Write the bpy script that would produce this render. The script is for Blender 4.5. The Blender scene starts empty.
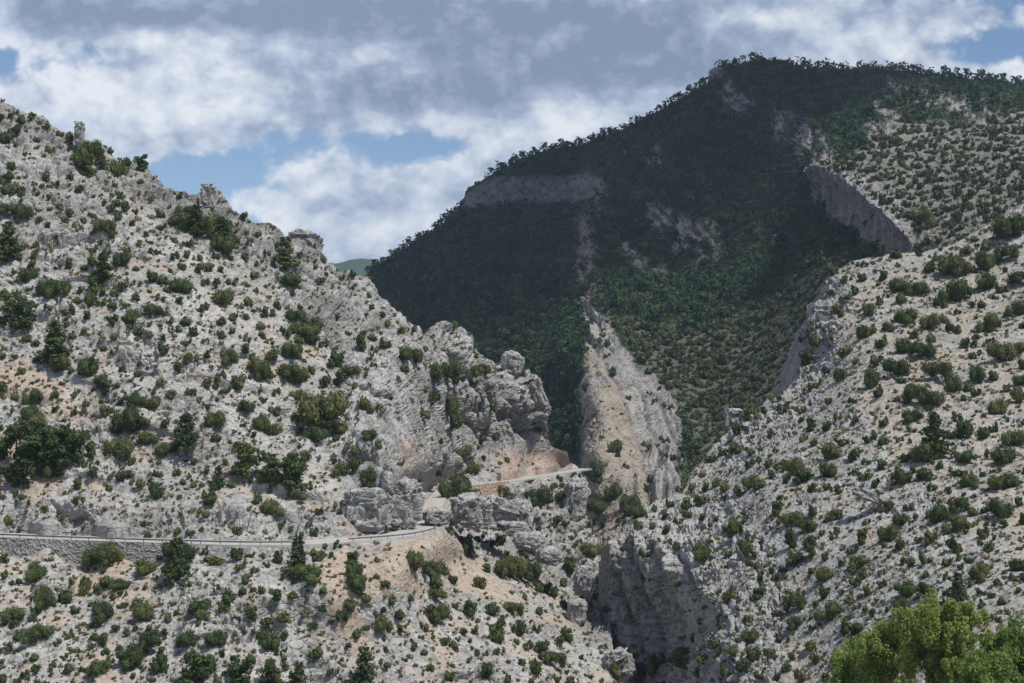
import bpy, math, random
import numpy as np
from mathutils import Vector, Matrix
from mathutils.bvhtree import BVHTree

random.seed(7)
RNG = np.random.default_rng(11)
scene = bpy.context.scene
COL = scene.collection
W, H = 1024, 683
F = 1422.0                      # focal length in pixels (50 mm lens on a 36 mm sensor)
PITCH = math.atan((390 - 341.5) / F)
CP, SP = math.cos(PITCH), math.sin(PITCH)

# ------------------------------------------------------------------ geometry helpers
def rays(px, py):
    """direction of a view line, scaled so that its world-y component is 1"""
    a = (np.asarray(px, float) - 512) / F
    b = (341.5 - np.asarray(py, float)) / F
    y = CP - SP * b
    z = SP + CP * b
    return a / y, z / y

def at(px, py, Y):
    dx, dz = rays(px, py)
    return np.stack([dx * Y, np.broadcast_to(Y, np.shape(dx)) * 1.0, dz * Y], -1)

def to_px(P):
    P = np.asarray(P, float)
    f = P[..., 1] * CP + P[..., 2] * SP
    u = -P[..., 1] * SP + P[..., 2] * CP
    return 512 + F * P[..., 0] / f, 341.5 - F * u / f

def _hash(ix, iy, iz, seed):
    h = (ix.astype(np.uint32) * np.uint32(374761393) + iy.astype(np.uint32) * np.uint32(668265263)
         + iz.astype(np.uint32) * np.uint32(2246822519) + np.uint32(seed * 3266489917 % 4294967296))
    h ^= h >> np.uint32(15); h *= np.uint32(2246822519)
    h ^= h >> np.uint32(13); h *= np.uint32(3266489917)
    h ^= h >> np.uint32(16)
    return h

def vnoise(P, seed=0):
    """gradient noise, about -1..1"""
    P = np.asarray(P, np.float64)
    I = np.floor(P).astype(np.int64)
    fr = P - I
    w = fr * fr * fr * (fr * (fr * 6 - 15) + 10)
    out = 0
    for dx in (0, 1):
        for dy in (0, 1):
            for dz in (0, 1):
                h = _hash(I[..., 0] + dx, I[..., 1] + dy, I[..., 2] + dz, seed)
                gx = (h & np.uint32(1023)).astype(float) / 511.5 - 1
                gy = ((h >> np.uint32(10)) & np.uint32(1023)).astype(float) / 511.5 - 1
                gz = ((h >> np.uint32(20)) & np.uint32(1023)).astype(float) / 511.5 - 1
                d = gx * (fr[..., 0] - dx) + gy * (fr[..., 1] - dy) + gz * (fr[..., 2] - dz)
                k = ((w[..., 0] if dx else 1 - w[..., 0]) * (w[..., 1] if dy else 1 - w[..., 1])
                     * (w[..., 2] if dz else 1 - w[..., 2]))
                out = out + k * d
    return out * 1.3

def fbm(P, octaves=4, seed=0, gain=.5):
    P = np.asarray(P, float); a, o, n = 1.0, 0, 0
    for k in range(octaves):
        o = o + a * vnoise(P * 2.03 ** k + 17.3 * k, seed + k); n += a; a *= gain
    return o / n

def cells(P, seed=0, full=False):
    """Worley noise: F1, F2 and the random value of the nearest cell"""
    P = np.asarray(P, np.float32)
    I = np.floor(P).astype(np.int64)
    f1 = np.full(P.shape[:-1], 9, np.float32); f2 = f1.copy(); idv = np.zeros_like(f1); cen = np.zeros(P.shape, np.float32)
    for dx in (-1, 0, 1):
        for dy in (-1, 0, 1):
            for dz in (-1, 0, 1):
                J = I + np.array([dx, dy, dz])
                h = _hash(J[..., 0], J[..., 1], J[..., 2], seed)
                q = np.stack([(h & np.uint32(1023)), (h >> np.uint32(10)) & np.uint32(1023), (h >> np.uint32(20)) & np.uint32(1023)], -1)
                c = J + q.astype(np.float32) / 1023
                d = np.sqrt(((c - P) ** 2).sum(-1)).astype(np.float32)
                v = ((h * np.uint32(2654435761)) >> np.uint32(8)).astype(np.float32) / 16777216
                near = d < f1
                f2 = np.where(near, f1, np.minimum(f2, d))
                idv = np.where(near, v, idv); cen = np.where(near[..., None], c - P, cen)
                f1 = np.where(near, d, f1)
    return (f1, f2, idv, cen) if full else (f1, f2, idv)

def sstep(a, b, x):
    t = np.clip((x - a) / (b - a), 0, 1)
    return t * t * (3 - 2 * t)

def tps_fit(xy, v):
    xy = np.asarray(xy, float) / 300; n = len(xy)
    r2 = ((xy[:, None] - xy[None]) ** 2).sum(-1)
    K = np.where(r2 > 0, .5 * r2 * np.log(np.maximum(r2, 1e-12)), 0) + np.eye(n) * 2e-4
    Pm = np.c_[np.ones(n), xy]
    A = np.block([[K, Pm], [Pm.T, np.zeros((3, 3))]])
    s = np.linalg.solve(A, np.r_[v, 0, 0, 0])
    def ev(px, py):
        sh = np.shape(px)
        q = np.c_[np.ravel(px), np.ravel(py)] / 300
        o = s[n] + q @ s[n + 1:]
        for k in range(n):
            r2 = ((q - xy[k]) ** 2).sum(-1)
            o = o + s[k] * np.where(r2 > 0, .5 * r2 * np.log(np.maximum(r2, 1e-12)), 0)
        return o.reshape(sh)
    return ev

def in_poly(px, py, poly):
    px = np.asarray(px); py = np.asarray(py); c = np.zeros(px.shape, bool)
    n = len(poly)
    for i in range(n):
        x0, y0 = poly[i]; x1, y1 = poly[(i + 1) % n]
        if y0 == y1: continue
        c ^= ((y0 > py) != (y1 > py)) & (px < (x1 - x0) * (py - y0) / (y1 - y0) + x0)
    return c

def soft_poly(px, py, poly, warp=5, feather=3, seed=50):
    """polygon mask with a wandering edge"""
    P = np.stack([np.asarray(px, float), np.asarray(py, float), np.zeros(np.shape(px))], -1)
    wx = px + warp * fbm(P / 11, 3, seed); wy = py + warp * fbm(P / 11 + 40, 3, seed + 5)
    acc = 0
    for dx, dy in ((-1, -1), (1, -1), (-1, 1), (1, 1)):
        acc = acc + in_poly(wx + dx * feather * .6, wy + dy * feather * .6, poly) * .25
    return acc

def ico(sub=1):
    import bmesh
    bm = bmesh.new(); bmesh.ops.create_icosphere(bm, subdivisions=sub, radius=1)
    v = np.array([x.co[:] for x in bm.verts]); f = np.array([[q.index for q in p.verts] for p in bm.faces]); bm.free()
    return v, f

def mesh_data(name, v, faces, mat=None, smooth=False, attrs=None):
    """faces: one (n,k) array or a list of such arrays"""
    if not isinstance(faces, (list, tuple)): faces = [faces]
    faces = [np.asarray(f, np.int32) for f in faces if len(f)]
    me = bpy.data.meshes.new(name)
    v = np.asarray(v, np.float32)
    me.vertices.add(len(v)); me.vertices.foreach_set('co', v.ravel())
    idx = np.concatenate([f.ravel() for f in faces])
    cnt = np.concatenate([np.full(len(f), f.shape[1], np.int32) for f in faces])
    me.loops.add(len(idx)); me.loops.foreach_set('vertex_index', idx)
    me.polygons.add(len(cnt))
    me.polygons.foreach_set('loop_start', np.r_[0, np.cumsum(cnt)[:-1]].astype(np.int32))
    me.polygons.foreach_set('loop_total', cnt)
    me.polygons.foreach_set('use_smooth', np.full(len(cnt), bool(smooth)))
    for k, a in (attrs or {}).items():
        a = np.asarray(a, np.float32)
        if a.ndim == 2:
            at_ = me.attributes.new(k, 'FLOAT_COLOR', 'POINT'); at_.data.foreach_set('color', a.ravel())
        else:
            at_ = me.attributes.new(k, 'FLOAT', 'POINT'); at_.data.foreach_set('value', a)
    me.update(calc_edges=True)
    if mat: me.materials.append(mat)
    return me

def obj(name, me, parent=None, loc=None):
    o = bpy.data.objects.new(name, me); COL.objects.link(o)
    if parent: o.parent = parent
    if loc is not None: o.location = loc
    return o

def tag(o, label=None, cat=None, group=None, kind=None):
    if label: o['label'] = label
    if cat: o['category'] = cat
    if group: o['group'] = group
    if kind: o['kind'] = kind
    return o

# ------------------------------------------------------------------ materials
class NT:
    def __init__(s, tree): s.t = tree; s.n = tree.nodes; s.l = tree.links
    def add(s, kind, **kw):
        x = s.n.new(kind)
        for k, v in kw.items(): setattr(x, k, v)
        return x
    def set(s, sock, v):
        if isinstance(v, bpy.types.NodeSocket): s.l.new(v, sock)
        else: sock.default_value = v
    def math(s, op, a, b=0.0, c=0.0, clamp=False):
        x = s.add('ShaderNodeMath', operation=op, use_clamp=clamp)
        for i, v in enumerate((a, b, c)): s.set(x.inputs[i], v)
        return x.outputs[0]
    def mix(s, f, a, b, mode='MIX'):
        x = s.add('ShaderNodeMix', data_type='RGBA', blend_type=mode)
        s.set(x.inputs[0], f); s.set(x.inputs[6], a); s.set(x.inputs[7], b)
        return x.outputs[2]
    def noise(s, vec, scale, detail=4, rough=.55, dist=0.0):
        x = s.add('ShaderNodeTexNoise'); s.l.new(vec, x.inputs['Vector'])
        x.inputs['Scale'].default_value = scale; x.inputs['Detail'].default_value = detail
        x.inputs['Roughness'].default_value = rough; x.inputs['Distortion'].default_value = dist
        return x.outputs['Fac']
    def ramp(s, f, a, b, lo=0.0, hi=1.0):
        x = s.add('ShaderNodeMapRange', interpolation_type='SMOOTHSTEP')
        s.set(x.inputs[0], f); x.inputs[1].default_value = a; x.inputs[2].default_value = b
        x.inputs[3].default_value = lo; x.inputs[4].default_value = hi
        return x.outputs[0]

def new_mat(name):
    m = bpy.data.materials.new(name); m.use_nodes = True
    t = NT(m.node_tree); b = t.n['Principled BSDF']
    b.inputs['Roughness'].default_value = .9
    b.inputs['Specular IOR Level'].default_value = .2
    return m, t, b

def rgb(r, g, b): return (r, g, b, 1)

def rock_material(name, light, mid, dark, soil, warm, veg, fine=1.0):
    """limestone hillside: vertex masks are r = soil, g = warm stain, b = darkening (weathering, joints, painted shade), a = plant cover"""
    m, t, b = new_mat(name)
    co = t.add('ShaderNodeTexCoord').outputs['Object']
    at_ = t.add('ShaderNodeAttribute', attribute_name='masks')
    sep = t.add('ShaderNodeSeparateColor'); t.l.new(at_.outputs['Color'], sep.inputs[0])
    n1 = t.noise(co, .045 * fine, 6, .6)
    n2 = t.noise(co, .35 * fine, 5, .65, .6)
    n3 = t.noise(co, 1.5 * fine, 4, .75)
    n4 = t.noise(co, .75 * fine, 6, .72, .3)
    vor = t.add('ShaderNodeTexVoronoi', feature='DISTANCE_TO_EDGE')
    mp = t.add('ShaderNodeMapping'); mp.inputs['Scale'].default_value = (.22 * fine, .22 * fine, .5 * fine)
    mp.inputs['Rotation'].default_value = (.25, .5, .3)
    nz = t.add('ShaderNodeTexNoise'); nz.inputs['Scale'].default_value = .3 * fine
    t.l.new(co, nz.inputs['Vector'])
    wv = t.add('ShaderNodeVectorMath', operation='MULTIPLY_ADD')
    t.l.new(nz.outputs['Color'], wv.inputs[0]); wv.inputs[1].default_value = (4 / fine,) * 3; t.l.new(co, wv.inputs[2])
    t.l.new(wv.outputs[0], mp.inputs['Vector']); t.l.new(mp.outputs[0], vor.inputs['Vector']); vor.inputs['Scale'].default_value = 1
    c = t.mix(t.ramp(n1, .35, .65), rgb(*light), rgb(*mid))
    c = t.mix(t.ramp(n2, .50, .66, 0, .75), c, rgb(*dark))
    c = t.mix(t.ramp(n2, .30, .42, .5, 0), c, rgb(*[min(.62, x * 1.18) for x in light]))
    crack = t.ramp(vor.outputs['Distance'], 0.0, .05, .55, 0)
    c = t.mix(crack, c, rgb(*[x * .55 for x in dark]))
    soilf = t.math('MULTIPLY', sep.outputs[0], t.ramp(n3, .25, .75, .75, 1))
    c = t.mix(soilf, c, t.mix(t.ramp(n2, .35, .65), rgb(*soil), rgb(*[x * .8 for x in soil])))
    c = t.mix(t.math('MULTIPLY', sep.outputs[1], t.ramp(n2, .3, .6, .95, .25)), c, rgb(*warm))
    c = t.mix(t.math('MULTIPLY', sep.outputs[2], t.ramp(n3, .2, .7, .4, .95)), c, rgb(*dark))
    c = t.mix(t.math('MULTIPLY', at_.outputs['Alpha'], t.ramp(n3, .2, .5, .75, 1)), c, rgb(*veg))
    c = t.mix(t.ramp(n4, .50, .67, .0, .65), c, t.mix(1.0, c, rgb(.42, .41, .38), 'MULTIPLY'))
    c = t.mix(t.ramp(n3, .48, .70, .0, .5), c, t.mix(1.0, c, rgb(.45, .44, .41), 'MULTIPLY'))
    c = t.mix(t.ramp(n3, .24, .40, .45, 0), c, t.mix(1.0, c, rgb(1.35, 1.35, 1.35), 'MULTIPLY'))
    t.l.new(c, b.inputs['Base Color'])
    bp = t.add('ShaderNodeBump'); bp.inputs['Strength'].default_value = .55; bp.inputs['Distance'].default_value = .5 / fine
    hgt = t.math('MULTIPLY_ADD', n2, .8, t.math('MULTIPLY_ADD', n3, .5, t.math('MULTIPLY', t.ramp(vor.outputs['Distance'], 0, .12), .4)))
    t.l.new(hgt, bp.inputs['Height']); t.l.new(bp.outputs[0], b.inputs['Normal'])
    return m

def leaf_material(name, c0, c1, c2, trans=.22):
    m, t, b = new_mat(name)
    oi = t.add('ShaderNodeObjectInfo').outputs['Random']
    ti = t.add('ShaderNodeAttribute', attribute_name='tint').outputs['Fac']
    co = t.add('ShaderNodeTexCoord').outputs['Object']
    f = t.math('FRACT', t.math('ADD', oi, ti))
    x = t.add('ShaderNodeValToRGB'); r = x.color_ramp
    r.elements[0].color = rgb(*c0); r.elements[1].color = rgb(*c2)
    e = r.elements.new(.5); e.color = rgb(*c1)
    t.l.new(f, x.inputs[0])
    n = t.noise(co, 1.4, 3, .6)
    c = t.mix(t.ramp(n, .3, .7, 0, .5), x.outputs[0], t.mix(1.0, x.outputs[0], rgb(1.7, 1.55, 1.3), 'MULTIPLY'))
    t.l.new(c, b.inputs['Base Color']); b.inputs['Roughness'].default_value = .75
    b.inputs['Specular IOR Level'].default_value = .12
    if trans:
        tr = t.add('ShaderNodeBsdfTranslucent'); t.l.new(c, tr.inputs[0])
        mx = t.add('ShaderNodeMixShader'); mx.inputs[0].default_value = trans
        t.l.new(b.outputs[0], mx.inputs[1]); t.l.new(tr.outputs[0], mx.inputs[2])
        t.l.new(mx.outputs[0], t.n['Material Output'].inputs['Surface'])
    return m

def plain(name, c, rough=.85, metal=0.0, var=.25, scale=.8):
    m, t, b = new_mat(name)
    co = t.add('ShaderNodeTexCoord').outputs['Object']
    n = t.noise(co, scale, 5, .65)
    t.l.new(t.mix(t.ramp(n, .3, .7), rgb(*c), rgb(*[x * (1 - var) for x in c])), b.inputs['Base Color'])
    b.inputs['Roughness'].default_value = rough; b.inputs['Metallic'].default_value = metal
    return m

LIME = ((.41, .40, .38), (.30, .292, .275), (.135, .13, .12))
M_left = rock_material('limestone_slope', *LIME, (.425, .34, .26), (.40, .26, .185), (.07, .08, .04))
M_right = rock_material('limestone_scrub', (.37, .362, .345), (.275, .268, .253), (.13, .126, .118), (.385, .325, .255), (.40, .26, .18), (.07, .08, .04))
M_mount = rock_material('forested_limestone', (.33, .315, .295), (.25, .24, .225), (.12, .115, .11), (.31, .255, .19), (.36, .21, .145), (.036, .05, .026), .5)
M_bush = leaf_material('juniper_foliage', (.052, .074, .032), (.070, .098, .040), (.112, .124, .052))
M_tuft = leaf_material('dwarf_scrub', (.135, .132, .052), (.105, .125, .05), (.20, .175, .085))
M_pine = leaf_material('pine_needles', (.046, .072, .030), (.060, .092, .034), (.085, .115, .038))
M_forest = leaf_material('forest_needles', (.018, .044, .020), (.032, .066, .027), (.066, .100, .034), .15)
M_decid = leaf_material('broad_leaves', (.125, .205, .06), (.18, .26, .075), (.25, .31, .095), .48)
M_bark = plain('bark', (.10, .075, .055))
M_stone = rock_material('bare_limestone', (.39, .38, .36), (.29, .282, .265), (.13, .126, .118), (.4, .34, .27), (.42, .28, .2), (.07, .08, .04))
M_wallstone = rock_material('dry_stone', (.36, .345, .315), (.28, .27, .245), (.15, .145, .135), (.4, .34, .27), (.42, .28, .2), (.07, .08, .04), 2.0)
M_brickwall = plain('reddish_masonry', (.40, .30, .23), var=.35, scale=1.5)
M_road = plain('pale_road_surface', (.43, .41, .375), var=.25, scale=.4)
M_metal = plain('galvanised_steel', (.17, .185, .20), .6, .0, .3, 2)
M_dark = plain('dark_void', (.03, .028, .025))
# ------------------------------------------------------------------ the road line (one level, 29.5 m below the eye)
ROAD_Z = -29.5
def on_level(px, py, z=ROAD_Z):
    dx, dz = rays(px, py)
    Y = z / dz
    return np.stack([dx * Y, Y, np.full(np.shape(Y), z)], -1)

road_px = [(-80, 532.5), (0, 535.2), (60, 537.6), (130, 540), (200, 542), (260, 543.2), (300, 542.6), (330, 541), (380, 537.4), (405, 534),
           (420, 529), (427, 520), (432, 508), (438, 497), (448, 488.8), (470, 485.4), (500, 482), (540, 476), (574, 470.4), (586, 468.6)]
def smooth_line(pts, n=12):
    pts = np.asarray(pts, float); out = []
    for i in range(len(pts) - 1):
        p0, p1, p2, p3 = pts[max(i - 1, 0)], pts[i], pts[i + 1], pts[min(i + 2, len(pts) - 1)]
        for k in range(n):
            t = k / n
            out.append(.5 * ((2 * p1) + (p2 - p0) * t + (2 * p0 - 5 * p1 + 4 * p2 - p3) * t * t + (3 * p1 - p0 - 3 * p2 + p3) * t ** 3))
    out.append(pts[-1]); return np.array(out)
ROAD = smooth_line([on_level(*p) for p in road_px], 14)
tanv = np.gradient(ROAD[:, :2], axis=0); tanv /= np.linalg.norm(tanv, axis=1)[:, None]
for _ in range(4): tanv[1:-1] = (tanv[:-2] + tanv[1:-1] * 2 + tanv[2:]) / 4
tanv /= np.linalg.norm(tanv, axis=1)[:, None]
ROAD_N = np.c_[tanv[:, 1], -tanv[:, 0]]          # points to the valley side
ROAD_W = np.where(np.arange(len(ROAD)) < 136, 1.0, 1.0 - .40 * sstep(136, 150, np.arange(len(ROAD)) * 1.0))
def road_edge(off, z=0.0):
    off = np.full(len(ROAD), float(off)) if abs(off) > 4.25 else off * ROAD_W
    off = off[:, None]
    return np.c_[ROAD[:, :2] + ROAD_N * off, ROAD[:, 2] + z]
def road_dist(P):
    d = np.full(P.shape[:-1], 1e9)
    R = ROAD[::2]
    for r in R:
        d = np.minimum(d, (P[..., 0] - r[0]) ** 2 + (P[..., 1] - r[1]) ** 2)
    return np.sqrt(d)

# ------------------------------------------------------------------ hillside sheets
def build_sheet(name, x0, x1, step, rstep, ytop, ybot, anchors, finish, mat, back=(40, 60, .5), z_floor=-95, ext=(0, 0)):
    """a hillside: depth from anchors (pixel x, pixel y, distance), closed by a far flank behind its ridge"""
    xs = np.concatenate([np.arange(x0 - ext[0], x0 - .01, 4.0), np.arange(x0, x1 + .01, step), np.arange(x1 + 4, x1 + ext[1], 4.0)])
    yt = np.interp(xs, *zip(*ytop)); yb = np.interp(xs, *zip(*ybot))
    n = int(np.max(yb - yt) / rstep) + 2
    v = np.linspace(0, 1, n)[:, None]
    rows_y = np.arange(yb.max(), yt.min() - rstep, -rstep)
    n = len(rows_y)
    pu = np.minimum(np.broadcast_to(rows_y[:, None], (n, len(xs))), yb[None]); px = np.broadcast_to(xs[None], pu.shape)
    A = np.array(anchors, float)
    tps = tps_fit(A[:, :2], 1 / A[:, 2])
    deep = lambda x, y: 1 / np.clip(tps(x, y), 1 / 3000, 1 / 60)
    P0 = at(px, pu, deep(px, pu))
    N = np.cross(np.gradient(P0, axis=1), np.gradient(P0, axis=0)); N /= np.linalg.norm(N, axis=-1)[..., None] + 1e-9
    for _ in range(8):                                   # displace along a smoothed normal
        N[1:-1] = (N[:-2] + N[1:-1] * 2 + N[2:]) / 4; N[:, 1:-1] = (N[:, :-2] + N[:, 1:-1] * 2 + N[:, 2:]) / 4
    N /= np.linalg.norm(N, axis=-1)[..., None] + 1e-9
    first = np.argmax(pu <= yt[None], axis=0)            # row where each column meets its ridge
    py = np.maximum(pu, yt[None])
    rr = np.minimum(np.arange(n)[:, None], first[None]); cc = np.broadcast_to(np.arange(len(xs))[None], rr.shape)
    N = N[rr, cc]
    P = at(px, py, deep(px, py))
    nb, run, sl = back
    t = (np.arange(1, nb + 1) / nb)[:, None] ** 1.6 * run
    top = P[-1]
    drop = sl * t * t / (t + run * .08)
    B = np.stack([np.broadcast_to(top[:, 0], (nb, len(xs))), top[:, 1] + t, top[:, 2] - drop], -1)
    nt = N[-1] * np.array([1, -.3, 1]); nt[:, 2] = np.abs(nt[:, 2]) + .2; nt /= np.linalg.norm(nt, axis=-1)[:, None]
    fade = np.linspace(0, 1, nb)[:, None, None] ** .5
    NB = N[-1][None] * (1 - fade) + nt[None] * fade; NB /= np.linalg.norm(NB, axis=-1)[..., None]
    P = np.concatenate([P, B]); N = np.concatenate([N, NB])
    px = np.concatenate([px, np.broadcast_to(px[-1], (nb, len(xs)))]); py = np.concatenate([py, np.broadcast_to(py[-1], (nb, len(xs)))])
    P[..., 2] = np.maximum(P[..., 2], z_floor)
    v = np.zeros(n)
    P, masks = finish(px, py, P, N, len(v))
    R, C = px.shape
    i = np.arange(R * C).reshape(R, C)
    f = np.stack([i[:-1, :-1], i[:-1, 1:], i[1:, 1:], i[1:, :-1]], -1).reshape(-1, 4)
    q = P.reshape(-1, 3)[f]
    f = f[(np.linalg.norm(np.cross(q[:, 2] - q[:, 0], q[:, 3] - q[:, 1]), axis=-1) > 1e-5)]
    me = mesh_data(name, P.reshape(-1, 3), f, mat, False, {'masks': masks.reshape(-1, 4)})
    o = obj(name, me); tag(o, kind='structure')
    return o, P, px, py

def blocks(P, size, seed, stretch=(1, 1, 1.6), tilt=(.5, 0, .25)):
    """offsets of jointed limestone blocks: every cell stands out by its own amount, joints cut in"""
    Rm = np.array(Matrix.Rotation(tilt[0], 3, 'Y') @ Matrix.Rotation(tilt[1], 3, 'X') @ Matrix.Rotation(tilt[2], 3, 'Z'))
    q = (P @ Rm.T) * np.array(stretch) / size
    q = q + .35 * np.stack([vnoise(q * 1.1 + 9, seed + 60), vnoise(q * 1.1 + 31, seed + 61), vnoise(q * 1.1 + 57, seed + 62)], -1)
    f1, f2, idv, cen = cells(q, seed, True)
    e = f2 - f1
    tilt_ = np.stack([((idv * 7.13) % 1) - .5, ((idv * 13.7) % 1) - .5, ((idv * 29.3) % 1) - .5], -1)
    return ((idv - .5) * .8 + 1.1 * (tilt_ * cen).sum(-1)) * sstep(0, .16, e) - .35 * (1 - sstep(0, .10, e))

# ---- left hillside -------------------------------------------------------------
A_TOP = [(-350, 40), (-90, 76), (-40, 88), (0, 99), (19, 109), (38, 117), (57, 128), (72, 139), (91, 144), (114, 156), (141, 163), (160, 179), (180, 187),
         (194, 189), (201, 189), (207, 184), (213, 186), (218, 192), (229, 206), (248, 217), (260, 222), (278, 229.5), (283, 239), (288, 239), (294, 230), (303, 232), (312, 235),
         (328, 254), (333, 260), (366, 281), (400, 311), (425, 328), (429, 326), (434, 323), (442, 321), (461, 327), (476, 344), (500, 363), (504, 360),
         (514, 366), (521, 374), (537, 386), (544, 399), (545, 420), (548, 436), (552, 447), (560, 450), (567, 452), (570, 462), (579, 467), (583, 478), (586, 512), (592, 522),
         (600, 548), (608, 590), (612, 640), (618, 690), (640, 700)]
A_BOT = [(-90, 735), (640, 735)]
A_ANCH = [(-350, 735, 228), (-350, 545, 272), (-350, 440, 312), (-350, 300, 350), (-350, 40, 440), (-90, 735, 230), (150, 735, 233), (300, 735, 238), (420, 735, 246), (520, 735, 258), (600, 720, 276), (640, 712, 284), (612, 660, 300),
          (150, 620, 256), (300, 625, 256), (40, 625, 255), (400, 625, 263), (500, 640, 275), (560, 660, 283), (-80, 625, 256),
          (-80, 566, 277), (0, 567, 276), (60, 566, 276), (120, 558, 275.5),
          (455, 560, 310), (470, 540, 330), (500, 590, 305), (520, 560, 345), (560, 605, 330), (600, 600, 350), (606, 640, 318), (600, 560, 385), (560, 540, 405),
          (590, 500, 462), (560, 500, 455), (520, 520, 430), (520, 497, 452), (475, 500, 440), (470, 520, 400),
          (0, 99, 432), (-90, 70, 432), (100, 150, 427), (200, 190, 425), (250, 217, 425), (330, 255, 430), (366, 281, 440), (400, 311, 448), (440, 322, 458),
          (480, 345, 474), (520, 374, 497), (545, 405, 505), (540, 440, 502), (552, 450, 510), (567, 456, 524), (500, 470, 468), (540, 466, 499), (470, 474, 458),
          (480, 400, 462), (455, 440, 446), (445, 470, 436), (440, 400, 432), (462, 462, 450),
          (0, 300, 348), (150, 300, 347), (280, 330, 352), (330, 400, 338), (390, 380, 350), (400, 440, 331), (405, 500, 309), (415, 505, 309), (412, 470, 321), (400, 430, 339),
          (360, 480, 308), (300, 480, 305), (150, 500, 297), (150, 440, 312), (0, 440, 312), (0, 500, 297), (-80, 300, 348), (-80, 440, 312), (250, 512, 291), (80, 512, 293), (350, 515, 294), (60, 380, 327), (230, 400, 323)]
for off in (-5.0, 0, 4.6):
    E = road_edge(off, -.15)[::14]
    ex, ey = to_px(E)
    keep = np.ones(len(E), bool)
    A_ANCH += [(a, b, c) for a, b, c, k in zip(ex, ey, E[:, 1], keep) if k and a < 590]

A_ROCK = [[(60, 130), (130, 150), (230, 195), (300, 222), (330, 245), (420, 315), (460, 315), (505, 350), (560, 390), (575, 475), (440, 483), (425, 440), (415, 530), (340, 535),
           (335, 470), (370, 400), (350, 340), (280, 300), (220, 240), (150, 200), (80, 160)],
          [(430, 495), (600, 470), (615, 640), (590, 640), (560, 590), (520, 570), (480, 545), (440, 520)],
          [(40, 505), (100, 508), (330, 505), (400, 480), (400, 532), (330, 538), (200, 537), (40, 530)],
          [(-20, 110), (40, 125), (120, 190), (150, 260), (60, 260), (-20, 200)]]
A_SOIL = [[(-20, 345), (25, 360), (60, 385), (95, 420), (75, 425), (30, 395), (-20, 375)], [(400, 532), (440, 530), (480, 560), (545, 622), (500, 600), (440, 580), (395, 552)],
          [(318, 555), (350, 548), (360, 610), (375, 660), (345, 650), (325, 600)], [(105, 556), (150, 552), (120, 580), (75, 600), (70, 585)],
          [(420, 495), (445, 500), (450, 525), (418, 528)], [(345, 560), (400, 545), (430, 590), (360, 600)],
          [(-20, 440), (70, 440), (60, 490), (-20, 490)]]
A_WARM = [[(493, 452), (568, 446), (572, 470), (500, 480)], [(340, 505), (372, 490), (412, 500), (413, 530), (345, 533)], [(402, 440), (418, 440), (420, 500), (408, 505)], [(425, 512), (452, 508), (450, 525), (425, 524)]]
A_DARK = [[(-20, 95), (60, 130), (150, 172), (200, 190), (250, 218), (300, 228), (320, 262), (290, 270), (240, 245), (190, 240), (130, 200), (60, 165), (-20, 135)], [(310, 290), (350, 300), (350, 330), (320, 335)], [(420, 330), (450, 390), (470, 440), (440, 430), (415, 380)]]  # darker ridge rock, and a shadowed recess whose shade is painted in
A_CRAG = [[(275, 232), (320, 236), (370, 282), (425, 322), (460, 318), (510, 352), (555, 390), (575, 470), (445, 478), (425, 440), (416, 525), (350, 528), (335, 470), (365, 400), (340, 350), (290, 310), (270, 270)], [(440, 500), (585, 475), (610, 620), (560, 580), (500, 550)], [(180, 185), (225, 195), (250, 225), (230, 250), (190, 225)]]
A_CUT = [[(480, 440), (575, 436), (580, 478), (480, 484)], [(325, 470), (420, 462), (424, 540), (325, 542)]]
A_SMOOTH = [[(60, 507), (330, 507), (410, 470), (410, 440), (420, 380), (400, 365), (360, 370), (345, 440), (330, 490)]]

def STRETCH(P):
    L = np.maximum(np.linalg.norm(np.gradient(P, axis=1), axis=-1), .6 * np.linalg.norm(np.gradient(P, axis=0), axis=-1))
    f = np.clip(1.0 / np.maximum(L, 1e-3), .15, 1)
    for _ in range(6):
        f[1:-1] = (f[:-2] + 2 * f[1:-1] + f[2:]) / 4; f[:, 1:-1] = (f[:, :-2] + 2 * f[:, 1:-1] + f[:, 2:]) / 4
    return f
def multi(px, py, polys, warp=6, seed=50):
    m = 0
    for k, p in enumerate(polys): m = np.maximum(m, soft_poly(px, py, p, warp, 4, seed + 7 * k))
    return m

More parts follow.
